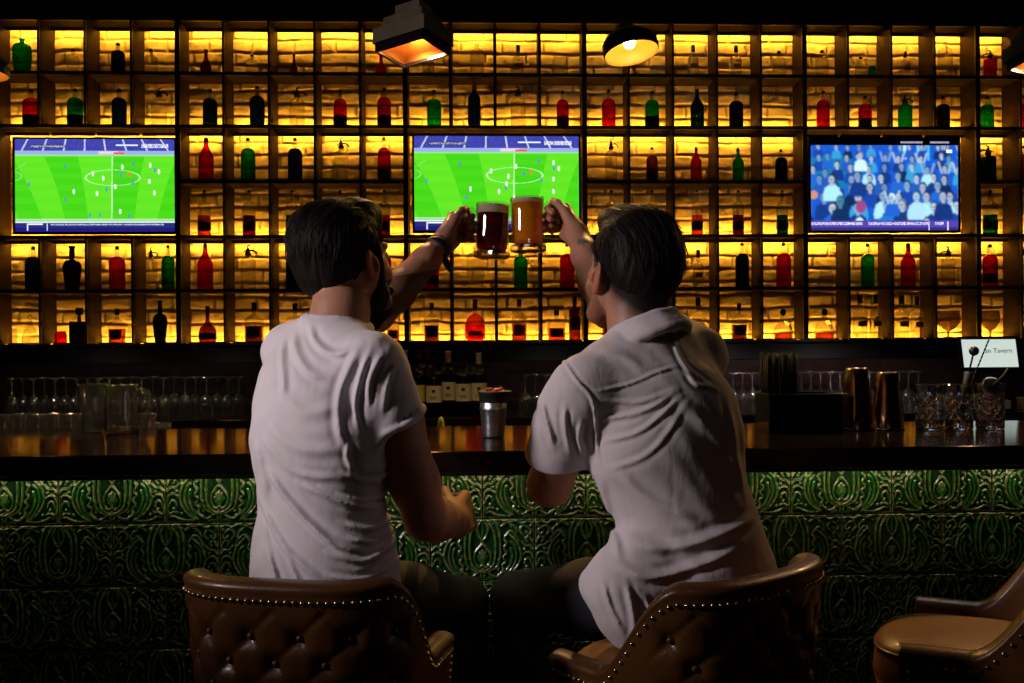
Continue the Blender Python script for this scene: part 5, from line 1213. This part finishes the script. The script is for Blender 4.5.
# ============================================================ man at left
def man_left():
    off = A3(P(325, 600, 1.95)); off[2] = SEAT_Z; off = A3((off[0], 1.95, SEAT_Z))
    root = thing('person', 'man at left seen from behind in a white t-shirt, raising a dark beer', 'person', tuple(off))
    R = rotz(math.radians(-33)); q = lambda px, py, Y: A3(P(px, py, Y))
    SR, SL = q(376, 366, 1.86), q(290, 352, 2.07); ER = q(426, 518, 1.93); WR = q(456, 521, 2.09)
    hd = Head(q(344, 258, 2.05), math.radians(37), math.radians(9), math.radians(-2), 1.0)
    nb = q(337, 322, 1.985)
    Gc = A3(MUG_A.location)+A3((-0.0725, 0, 0.074)); f = nz((0.20, 0.82, 0.42)); n = nz((1, -0.18, 0.0)); n = nz(n-f*(n@f))
    C = Gc-f*0.030-n*0.025; WL = C-f*0.060; EL = q(375, 314, 2.25)
    fR = nz((0.20, 0.96, 0.02)); nR = nz((-1, 0.15, -0.25)); CR = WR+fR*0.06
    def torso(F, g, k=0.05):
        F.ell(q(326, 588, 1.955), (.150+g, .118+g, .080+g), R, k); F.ell(q(322, 530, 1.93), (.134+g, .100+g, .150), R, k)
        F.ell(q(321, 440, 1.925), (.148+g, .108+g, .165), R, k); F.ell(q(328, 384, 1.955), (.150+g, .098+g, .095), R, k)
        F.cap(q(331, 352, 1.98), lerp(SR, q(331, 352, 1.98), .18), .052+g, .052+g, k); F.cap(q(331, 352, 1.98), lerp(SL, q(331, 352, 1.98), .15), .052+g, .048+g, k)
        F.cap(q(333, 335, 1.98), q(352, 352, 1.93), .048+g, .045+g, .03); F.cap(q(333, 335, 1.98), q(310, 345, 2.02), .048+g, .045+g, .03)
    # ---- body
    F = Field((-0.58, 1.74, 0.74), (0.04, 2.58, 1.80), 0.0032)
    torso(F, -0.014)
    F.chain([nb+A3((0, 0, -.03)), nb+A3((.006, .012, .02)), hd.p(0, -.020, -.055)], [.058, .051, .052], .03)
    hd.skin(F)
    # right arm down, elbow bent, fist on the thigh
    F.chain([SR, lerp(SR, ER, .35), lerp(SR, ER, .75), ER], [.054, .053, .046, .041], .02)
    F.chain([ER, lerp(ER, WR, .28), lerp(ER, WR, .7), WR], [.040, .043, .034, .027], .018)
    hand(F, CR, fR, nR, (0, 0, 1), 1.12)
    F.cap(WR, CR-fR*0.03, .027, .024, .015)
    # left arm stretched to the mug
    F.chain([SL, lerp(SL, EL, .5), EL], [.052, .047, .040], .02)
    F.chain([EL, lerp(EL, WL, .30), lerp(EL, WL, .72), WL], [.040, .042, .033, .026], .018)
    hand(F, C, f, n, (0, 0, 1), 1.0)
    F.cap(WL, C-f*0.03, .026, .024, .015)
    def color(V):
        c = np.tile(SKIN_T, (len(V), 1)); l = hd.loc(V)
        scalp = (np.linalg.norm(l, axis=1) < .16) & (l[:, 2] > -.03+0.4*np.clip(l[:, 1], 0, 1)) & (l[:, 1] < .055)
        c[scalp] = (0.05, 0.028, 0.02)
        br = (np.abs(l[:, 0]) < .075) & (l[:, 2] < -.055) & (l[:, 2] > -.14) & (l[:, 1] > .02); c[br] *= .35
        ey = np.linalg.norm(l-A3((.031, .094, -.008)), axis=1) < .006; ey |= np.linalg.norm(l-A3((-.031, .094, -.008)), axis=1) < .006; c[ey] = (.05, .03, .02)
        lip = (np.abs(l[:, 0]) < .025) & (np.abs(l[:, 2]+.076) < .010) & (l[:, 1] > .088); c[lip] = (.40, .13, .10)
        ear = (np.abs(l[:, 0]) > .0735) & (np.abs(l[:, 2]+.015) < .05); c[ear] = SKIN_T*A3((1.05, .72, .62))
        return c
    body = field_obj(F, 'body', SKINM, root, off, color)
    # ---- hair and beard
    F = Field(hd.c-0.17, hd.c+0.17, 0.0024)
    e = lambda c, r, k=.02, sub=False: F.ell(hd.p(*c), r, hd.R, k, sub)
    e((0, -.020, .028), (.083, .099, .087)); e((0, -.060, -.020), (.064, .050, .060), .03); e((0, .045, .085), (.058, .052, .034), .03); e((-.035, -.02, .07), (.05, .07, .045), .03)
    e((.012, .076, .068), (.028, .022, .026), .02)
    e((0, .140, -.040), (.100, .088, .092), .01, True); 
    for s_ in (-1, 1): e((s_*.092, .000, -.020), (.030, .027, .040), .006, True); F.cap(hd.p(s_*.071, .022, .01), hd.p(s_*.068, .026, -.055), .011, .011, .008)
    e((0, -.02, -.135), (.09, .12, .050), .01, True)
    cr = A3((0, -.06, .10))
    def hf(x, y, z):
        l = hd.loc(np.stack([x, y, z], -1)); d = l-A3((0, -.02, .02)); az = np.arctan2(d[:, 0], d[:, 1]+.03*0); L_ = d[:, 2]
        top = np.clip(d[:, 2]/.08, 0, 1)
        return 0.0019*hair_noise(az, L_, 5)*(1-top)+0.0026*hair_noise(d[:, 0]*16, d[:, 1]*.5, 6)*top
    F.disp(hf); field_obj(F, 'hair', HAIR, root, off)
    strands(root, off, hd, A3((0, -.020, .030)), A3((.0845, .101, .089)), 900, lambda q_: A3((0.2*q_[0], -1.0, -0.5)) if q_[2] > .35 else A3((0, -0.35, -1.0)), 3, .05, .010, mask=lambda p_: (p_[1] < .05 or p_[2] > .06) and not (abs(p_[0]) > .06 and p_[2] < .03 and p_[1] > -.03))
    F = Field(hd.p(0, .04, -.09)-0.12, hd.p(0, .04, -.09)+0.12, 0.0024)
    for s_ in (-1, 1):
        F.cap(hd.p(s_*.066, .022, -.035), hd.p(s_*.056, .026, -.080), .009, .017, .015); F.cap(hd.p(s_*.056, .026, -.080), hd.p(s_*.020, .066, -.112), .017, .024, .02)
        F.cap(hd.p(s_*.004, .104, -.064), hd.p(s_*.030, .090, -.080), .006, .008, .006)
    F.cap(hd.p(0, .074, -.112), hd.p(0, .062, -.138), .027, .018, .02)
    F.ell(hd.p(0, .10, -.076), (.022, .02, .010), hd.R, .005, True)
    F.disp(lambda x, y, z: 0.0025*hair_noise(np.arctan2(hd.loc(np.stack([x, y, z], -1))[:, 0], .1)*2.5, hd.loc(np.stack([x, y, z], -1))[:, 2], 8))
    field_obj(F, 'beard', HAIR, root, off)
    # ---- white t-shirt
    F = Field((-0.60, 1.74, 0.76), (-0.02, 2.28, 1.45), 0.0034)
    torso(F, 0.004)
    F.ell(q(325, 560, 1.935), (.142, .112, .10), R, .05)
    h1 = lerp(SR, ER, .38); l1 = lerp(SL, EL, .42); ax = nz(ER-SR)
    F.cap(SL, l1, .056, .060, .03); F.sleeve(SR, h1, .057, .0605, ax+A3((0.10, 0, 0.06)), .03, .057)
    ring = lambda c, a, rad, tube, k=.006: [F.cap(c+rad*(math.cos(t)*b1+math.sin(t)*b2), c+rad*(math.cos(t+.15)*b1+math.sin(t+.15)*b2), tube, tube, k) for b1, b2 in [(lambda a_: (nz(np.cross(a_, (0.3, 0.9, 0.1))), nz(np.cross(a_, np.cross(a_, (0.3, 0.9, 0.1))))))(nz(a))] for t in np.arange(0, 2*math.pi, .15)]
    ring(h1-ax*.010, ax+A3((0.10, 0, 0.06)), .0598, .0042)
    # crew neck: raised band
    ring(nb+A3((0, 0, -.006)), A3((0.14, -.20, 1)), .060, .008, .012)
    F.cap(nb+A3((0, 0, -.015)), nb+A3((0, .01, .08)), .055, .055, .004, True)
    folds = [([(258, 462), (290, 500), (330, 535), (388, 562)], .009, .007), ([(250, 500), (285, 545), (335, 582)], .008, .005), ([(300, 480), (345, 500), (392, 512)], .008, .005),
             ([(345, 520), (372, 528), (397, 522)], .007, .006), ([(330, 548), (365, 558), (396, 545)], .007, .006), ([(330, 570), (362, 576), (398, 566)], .006, .005),
             ([(268, 338), (276, 360), (282, 380), (283, 398)], .009, .005), ([(282, 330), (292, 352), (310, 372), (330, 378)], .010, .005), ([(300, 322), (312, 342), (335, 354), (362, 346)], .008, .005),
             ([(362, 342), (352, 366), (342, 392), (342, 425), (350, 450)], .009, .005), ([(372, 350), (362, 378), (357, 405), (362, 432)], .006, .005), ([(384, 352), (372, 380), (370, 410)], .006, .004),
             ([(396, 362), (388, 388), (384, 414)], .006, .003), ([(280, 395), (310, 412), (345, 404)], .014, .003), ([(262, 420), (300, 446), (350, 448)], .013, .0035), ([(258, 436), (295, 470), (350, 476)], .009, .003),
             ([(262, 548), (276, 575), (286, 604)], .007, .005), ([(286, 548), (302, 580), (310, 604)], .007, .004), ([(248, 440), (258, 470), (264, 505)], .010, .004), ([(345, 470), (370, 480), (394, 474)], .006, .005), ([(352, 440), (350, 455), (356, 470)], .006, .004),
             ([(340, 492), (368, 500), (394, 494)], .005, .004), ([(350, 535), (372, 541), (396, 534)], .005, .004), ([(256, 520), (270, 556), (280, 585)], .006, .003), ([(310, 520), (345, 548), (370, 556)], .006, .003)]
    ff = fold_field(folds, 1.84)
    def wr(x, y, z):
        o = ff(x, y, z); a = x*0.6+z; o += 0.0004*np.sin(55*a+9*np.sin(7*x+3*z))*np.sin(13*x-5*z+1.0); o += 0.0007*np.sin(95*(z-.5*x)+6*np.sin(19*x)+5*y*3); return o
    F.disp(wr, .02)
    F.half(q(330, 612, 1.8), (0.0, 0, -1), .01)
    field_obj(F, 't_shirt', SHIRT_A, root, off)
    # ---- trousers and shoes
    F = Field((-0.52, 1.80, 0.0), (0.06, 2.38, 0.99), 0.0062)
    HR, HL = q(350, 594, 1.97), q(302, 590, 2.00); KR = q(460, 604, 2.225); KL = q(372, 602, 2.25)
    FR, FL = A3((KR[0]+.01, 2.14, .325)), A3((KL[0]-.02, 2.15, .325))
    F.ell(q(326, 592, 1.965), (.148, .118, .072), R, .03)
    for H_, K_, A4 in ((HR, KR, FR), (HL, KL, FL)):
        F.chain([H_, lerp(H_, K_, .5), K_], [.072, .072, .062], .03); F.chain([K_, lerp(K_, A4, .35), A4], [.060, .056, .045], .02)
    F.disp(lambda x, y, z: 0.003*np.sin(60*z+20*x)*np.sin(25*x+10*y), .02)
    field_obj(F, 'trousers', PANTS_K, root, off)
    for A4 in (FR, FL):
        F = Field(A4-A3((.07, .12, .12)), A4+A3((.07, .20, .05)), 0.005)
        F.cap(A4+A3((0, -.03, -.055)), A4+A3((0, .10, -.066)), .036, .032, .02); F.cap(A4+A3((0, -.02, 0)), A4+A3((0, -.02, -.05)), .040, .038, .02); F.half(A4+A3((0, 0, -.092)), (0, 0, -1))
        field_obj(F, 'shoe', M['leather'], root, off)
    # ---- leather bracelets on the raised wrist
    ax = nz(WL-EL); c0 = WL-ax*.012
    def band(c, a, rad, w, th, nm, mat, lb=None):
        b1 = nz(np.cross(a, (0.1, 0.2, 1))); b2 = np.cross(a, b1); mb = MB(); n = 36; prof = [(-w/2, rad), (-w/2, rad+th*.8), (-w/4, rad+th), (w/4, rad+th), (w/2, rad+th*.8), (w/2, rad)]
        for i in range(n):
            t = 2*math.pi*i/n
            for s_, r_ in prof: mb.v.append(tuple(c+a*s_+r_*(math.cos(t)*b1+math.sin(t)*b2)-off))
        for i in range(n):
            j = (i+1) % n
            for k_ in range(6): mb.f.append((i*6+k_, j*6+k_, j*6+(k_+1) % 6, i*6+(k_+1) % 6))
        o = mb.build(nm, mat, root, True)
        if lb: o['label'] = lb
        return o
    band(c0-ax*.020, ax, .0285, .017, .0045, 'bracelet', M['rubber'], 'wide dark leather bracelet'); band(c0-ax*.003, ax, .0275, .006, .004, 'bracelet', M['leather'], 'thin brown bracelet'); band(c0+ax*.010, ax, .0270, .004, .003, 'bracelet', M['steel'], 'thin beaded chain')
    tail = MB(); p_ = c0-ax*.015+A3((0.012, -.024, -.016))-off; tail.tube([p_, p_+A3((.010, -.006, -.022)), p_+A3((.022, -.006, -.045))], [.006, .0085, .005], 8); tail.build('tassel', M['rubber'], root, True)
    return root
man_left()

# ============================================================ man at right
def man_right():
    off = A3(P(700, 600, 1.93)); off = A3((off[0], 1.93, SEAT_Z))
    root = thing('person', 'man at right seen from behind in a white short-sleeved collared shirt, raising an amber beer', 'person', tuple(off))
    R = rotz(math.radians(22)); q = lambda px, py, Y: A3(P(px, py, Y))
    SL, SR = q(580, 392, 1.885), q(700, 356, 2.07); EL = q(550, 484, 2.02); WL = q(566, 440, 2.29)
    hd = Head(q(631, 270, 2.02), math.radians(-25), math.radians(9), math.radians(3), 1.0)
    nb = q(642, 330, 1.985)
    Gc = A3(MUG_B.location)+A3((0.0725, 0, 0.078)); f = nz((-0.22, 0.80, 0.48)); n = nz((-1, -0.18, 0.0)); n = nz(n-f*(n@f))
    C = Gc-f*0.030-n*0.025; WR = C-f*0.060; ER = q(608, 304, 2.24)
    fL = nz((-0.15, 0.98, 0.0)); CL = WL+fL*0.06
    def torso(F, g, k=0.05):
        F.ell(q(703, 588, 1.95), (.158+g, .126+g, .080+g), R, k); F.ell(q(688, 530, 1.93), (.142+g, .106+g, .150), R @ rotz(0), k)
        Rt = R @ np.array(Matrix.Rotation(math.radians(8), 3, 'Y'))
        F.ell(q(668, 445, 1.935), (.158+g, .112+g, .165), Rt, k); F.ell(q(650, 392, 1.965), (.165+g, .100+g, .090), Rt, k)
        m = q(645, 360, 1.985)
        F.cap(m, lerp(SR, m, .15), .055+g, .052+g, k); F.cap(m, lerp(SL, m, .15), .055+g, .054+g, k)
        F.cap(q(642, 343, 1.985), q(672, 350, 2.02), .048+g, .046+g, .03); F.cap(q(642, 343, 1.985), q(612, 366, 1.95), .048+g, .046+g, .03)
    F = Field((-0.06, 1.74, 0.74), (0.56, 2.58, 1.80), 0.0032)
    torso(F, -0.014)
    F.chain([nb+A3((0, 0, -.03)), nb+A3((-.004, .010, .02)), hd.p(0, -.035, -.055)], [.063, .058, .058], .03)
    hd.skin(F)
    F.chain([SL, lerp(SL, EL, .4), EL], [.056, .052, .044], .02); F.chain([EL, lerp(EL, WL, .3), WL], [.043, .043, .028], .018)
    hand(F, CL, fL, (1, 0, -.2), (0, 0, 1), 1.0); F.cap(WL, CL-fL*.03, .027, .024, .015)
    F.chain([SR, lerp(SR, ER, .5), ER], [.054, .050, .043], .02); F.chain([ER, lerp(ER, WR, .30), lerp(ER, WR, .70), WR], [.043, .044, .034, .027], .018)
    hand(F, C, f, n, (0, 0, 1), 1.0); F.cap(WR, C-f*.03, .027, .024, .015)
    # clover tattoo on the inner forearm
    tc = lerp(ER, WR, .74)
    ax_ = nz(WR-ER); side_ = nz(np.cross(ax_, (0, 1, 0)))
    def color(V):
        c = np.tile(SKIN_T*1.05, (len(V), 1)); l = hd.loc(V); near = np.linalg.norm(l, axis=1) < .17
        # cropped fade: stubble shade that thins out down the sides and nape (it is hair on skin)
        t = np.clip((l[:, 2]-.62*l[:, 1]+.012+.050)/.050, 0, 1); t = t**1.5
        fd = near & (l[:, 1] < .045) & (l[:, 2] > -.13); k = t[fd][:, None]; c[fd] = c[fd]*(1-k)+A3((.022, .014, .011))*k
        br = near & (l[:, 2] < -.04) & (l[:, 1] > .0) & (np.abs(l[:, 0]) < .08); c[br] *= A3((.62, .55, .52))
        for s_ in (-1, 1): ey = near & (np.linalg.norm(l-A3((s_*.031, .094, -.008)), axis=1) < .006); c[ey] = (.05, .03, .02)
        lip = near & (np.abs(l[:, 0]) < .025) & (np.abs(l[:, 2]+.076) < .010) & (l[:, 1] > .088); c[lip] = (.40, .13, .10)
        ear = near & (np.abs(l[:, 0]) > .0745) & (np.abs(l[:, 2]+.015) < .05); c[ear] = SKIN_T*A3((1.0, .75, .68))
        a = (V-tc) @ ax_; b = (V-tc) @ side_; fr = (V-tc)[:, 1] < 0
        tt = np.zeros(len(V), bool)
        for m_ in range(4):
            an = m_*math.pi/2+.5; tt |= (np.abs(np.hypot(a-.0085*math.cos(an), b-.0085*math.sin(an))) < .0078)
        tt |= (np.abs(a+.016) < .008) & (np.abs(b-.002) < .0022); ins = (np.hypot(a, b) < .004)
        tt = tt & fr & (np.abs((V-tc)[:, 1]) < .06); g_ = (np.sin(a*900)*np.sin(b*900) > .1)
        c[tt] = c[tt]*.35+A3((.02, .07, .05))*.9
        return c
    field_obj(F, 'body', SKINM, root, off, color)
    # ---- hair, cropped at sides, slicked back on top
    F = Field(hd.c-0.17, hd.c+0.17, 0.0024)
    e = lambda c, r, k=.02, sub=False: F.ell(hd.p(*c), r, hd.R, k, sub)
    e((0, -.020, .032), (.0865, .098, .098)); e((0, .040, .098), (.060, .055, .032), .03); e((.0, -.06, .0), (.066, .055, .066), .03)
    e((0, .145, -.035), (.10, .088, .092), .01, True)
    for s_ in (-1, 1): e((s_*.088, .006, -.022), (.026, .034, .046), .006, True)
    F.half(hd.p(0, 0, -.012), hd.R @ A3((0, .62, -1.0)), .022)
    def hf(x, y, z):
        l = hd.loc(np.stack([x, y, z], -1)); d = l-A3((0, -.02, .02)); az = np.arctan2(d[:, 0], d[:, 1]); top = np.clip(d[:, 2]/.08, 0, 1)
        return 0.0014*hair_noise(az, d[:, 2], 15)*(1-top)+0.0024*hair_noise(d[:, 0]*15, d[:, 1]*.5, 16)*top
    F.disp(hf); field_obj(F, 'hair', HAIR, root, off)
    strands(root, off, hd, A3((0, -.020, .030)), A3((.088, .100, .100)), 800, lambda q_: A3((0.2*q_[0], -1.0, -0.4)) if q_[2] > .35 else A3((0, -0.5, -1.0)), 13, .045, .010, mask=lambda p_: (p_[1] < .05 or p_[2] > .06) and p_[2]-.62*p_[1] > 0.02)
    # ---- shirt
    F = Field((-0.02, 1.70, 0.64), (0.62, 2.28, 1.47), 0.0034)
    torso(F, 0.005)
    F.ell(q(695, 565, 1.93), (.152, .118, .11), R, .05)
    # tail of the shirt hanging over the left hip
    RT = np.array(Matrix.Rotation(math.radians(-28), 3, 'Y')) @ R
    F.ell(q(632, 588, 1.85), (.075, .070, .085), RT, .05); F.ell(q(622, 618, 1.82), (.040, .055, .085), RT, .04); F.cap(q(640, 560, 1.86), q(592, 583, 1.87), .045, .022, .04)
    h1 = lerp(SL, EL, .62); ax = nz(EL-SL); F.cap(SL, lerp(SL, EL, .3), .060, .066, .03); F.sleeve(lerp(SL, EL, .2), h1, .064, .069, ax+A3((0.30, 0, 0.10)), .03, .060)
    F.cap(SR, lerp(SR, ER, .45), .058, .062, .03)
    def ring(c, a, ra, tube, k, n0=0, n1=2*math.pi):
        a = nz(a); b1 = nz(np.cross(a, (0, 1, 0))); b2 = np.cross(a, b1)
        for t in np.arange(n0, n1, .12): F.cap(c+ra*(math.cos(t)*b1+math.sin(t)*b2), c+ra*(math.cos(t+.12)*b1+math.sin(t+.12)*b2), tube, tube, k)
    # shirt collar: stand and fold-down leaf
    cb = nb+A3((0.004, 0, .012)); tilt_ = A3((-0.33, .22, 1))
    ring(cb, tilt_, .066, .0075, .006); ring(cb-nz(tilt_)*.012, tilt_, .069, .008, .006); ring(cb-nz(tilt_)*.024, tilt_, .073, .009, .008); ring(cb-nz(tilt_)*.034, tilt_, .079, .008, .008)
    F.cap(cb-A3((0, 0, .03)), cb+A3((0, .03, .08)), .0605, .0605, .003, True)
    folds = [([(560, 350), (575, 378), (592, 400), (598, 440), (602, 468)], .004, .0045),                      # armhole seam
             ([(592, 392), (630, 384), (660, 372), (684, 366)], .0040, .0030),                                  # yoke seam
             ([(683, 322), (684, 345), (690, 366), (706, 380), (724, 392)], .006, .0035), ([(690, 372), (700, 384), (716, 388)], .006, .007),
             ([(600, 400), (640, 402), (680, 388)], .006, .003), ([(602, 420), (640, 412), (680, 391)], .006, .004), ([(604, 442), (640, 430), (682, 396)], .006, .004), ([(610, 470), (650, 450), (688, 402)], .007, .003),
             ([(542, 400), (548, 425), (556, 452)], .007, .006), ([(565, 405), (566, 430), (572, 455)], .006, .006), ([(582, 420), (580, 440), (586, 458)], .006, .006),
             ([(615, 470), (650, 500), (700, 520)], .012, .005), ([(625, 540), (670, 545), (730, 530), (768, 520)], .012, .006), ([(612, 560), (650, 572), (700, 560), (745, 545)], .010, .006),
             ([(640, 590), (650, 610), (668, 625)], .007, .007), ([(622, 575), (628, 605), (630, 640)], .007, .006), ([(600, 575), (606, 598), (618, 622)], .006, .005),
             ([(735, 400), (742, 450), (752, 500)], .010, .005), ([(600, 480), (612, 520), (618, 560)], .010, .005), ([(690, 410), (720, 440), (745, 480)], .014, .005),
             ([(600, 350), (625, 356), (648, 372)], .012, .003)]
    ff = fold_field(folds, 1.83)
    def wr(x, y, z):
        o = ff(x, y, z); a = -x*0.5+z; o += 0.0003*np.sin(50*a+8*np.sin(8*x+4*z))*np.sin(12*x+6*z+2.0); o += 0.0006*np.sin(90*(z+.4*x)+6*np.sin(17*x)+4*y*3); return o
    F.disp(wr, .02)
    # hem: follows a curve up at the right hip
    F.half(q(690, 640, 1.8), (0.15, 0, -1), .01)
    field_obj(F, 'shirt', SHIRT_B, root, off)
    # ---- trousers
    F = Field((-0.02, 1.78, 0.0), (0.62, 2.38, 0.99), 0.0062)
    HL, HR = q(668, 596, 1.95), q(722, 594, 1.98); KL = q(520, 600, 2.215); KR = q(668, 602, 2.25)
    FL, FR = A3((KL[0]+.0, 2.14, .325)), A3((KR[0]+.02, 2.15, .325))
    F.ell(q(700, 594, 1.955), (.156, .122, .072), R, .03)
    for H_, K_, A4 in ((HL, KL, FL), (HR, KR, FR)):
        F.chain([H_, lerp(H_, K_, .5), K_], [.074, .075, .064], .03); F.chain([K_, lerp(K_, A4, .35), A4], [.062, .056, .045], .02)
    F.disp(lambda x, y, z: 0.003*np.sin(60*z+20*x)*np.sin(25*x+10*y), .02)
    field_obj(F, 'trousers', PANTS, root, off)
    for A4 in (FR, FL):
        F = Field(A4-A3((.07, .12, .12)), A4+A3((.07, .20, .05)), 0.005)
        F.cap(A4+A3((0, -.03, -.055)), A4+A3((0, .10, -.066)), .036, .032, .02); F.cap(A4+A3((0, -.02, 0)), A4+A3((0, -.02, -.05)), .040, .038, .02); F.half(A4+A3((0, 0, -.092)), (0, 0, -1))
        field_obj(F, 'shoe', M['leather'], root, off)
    return root
man_right()
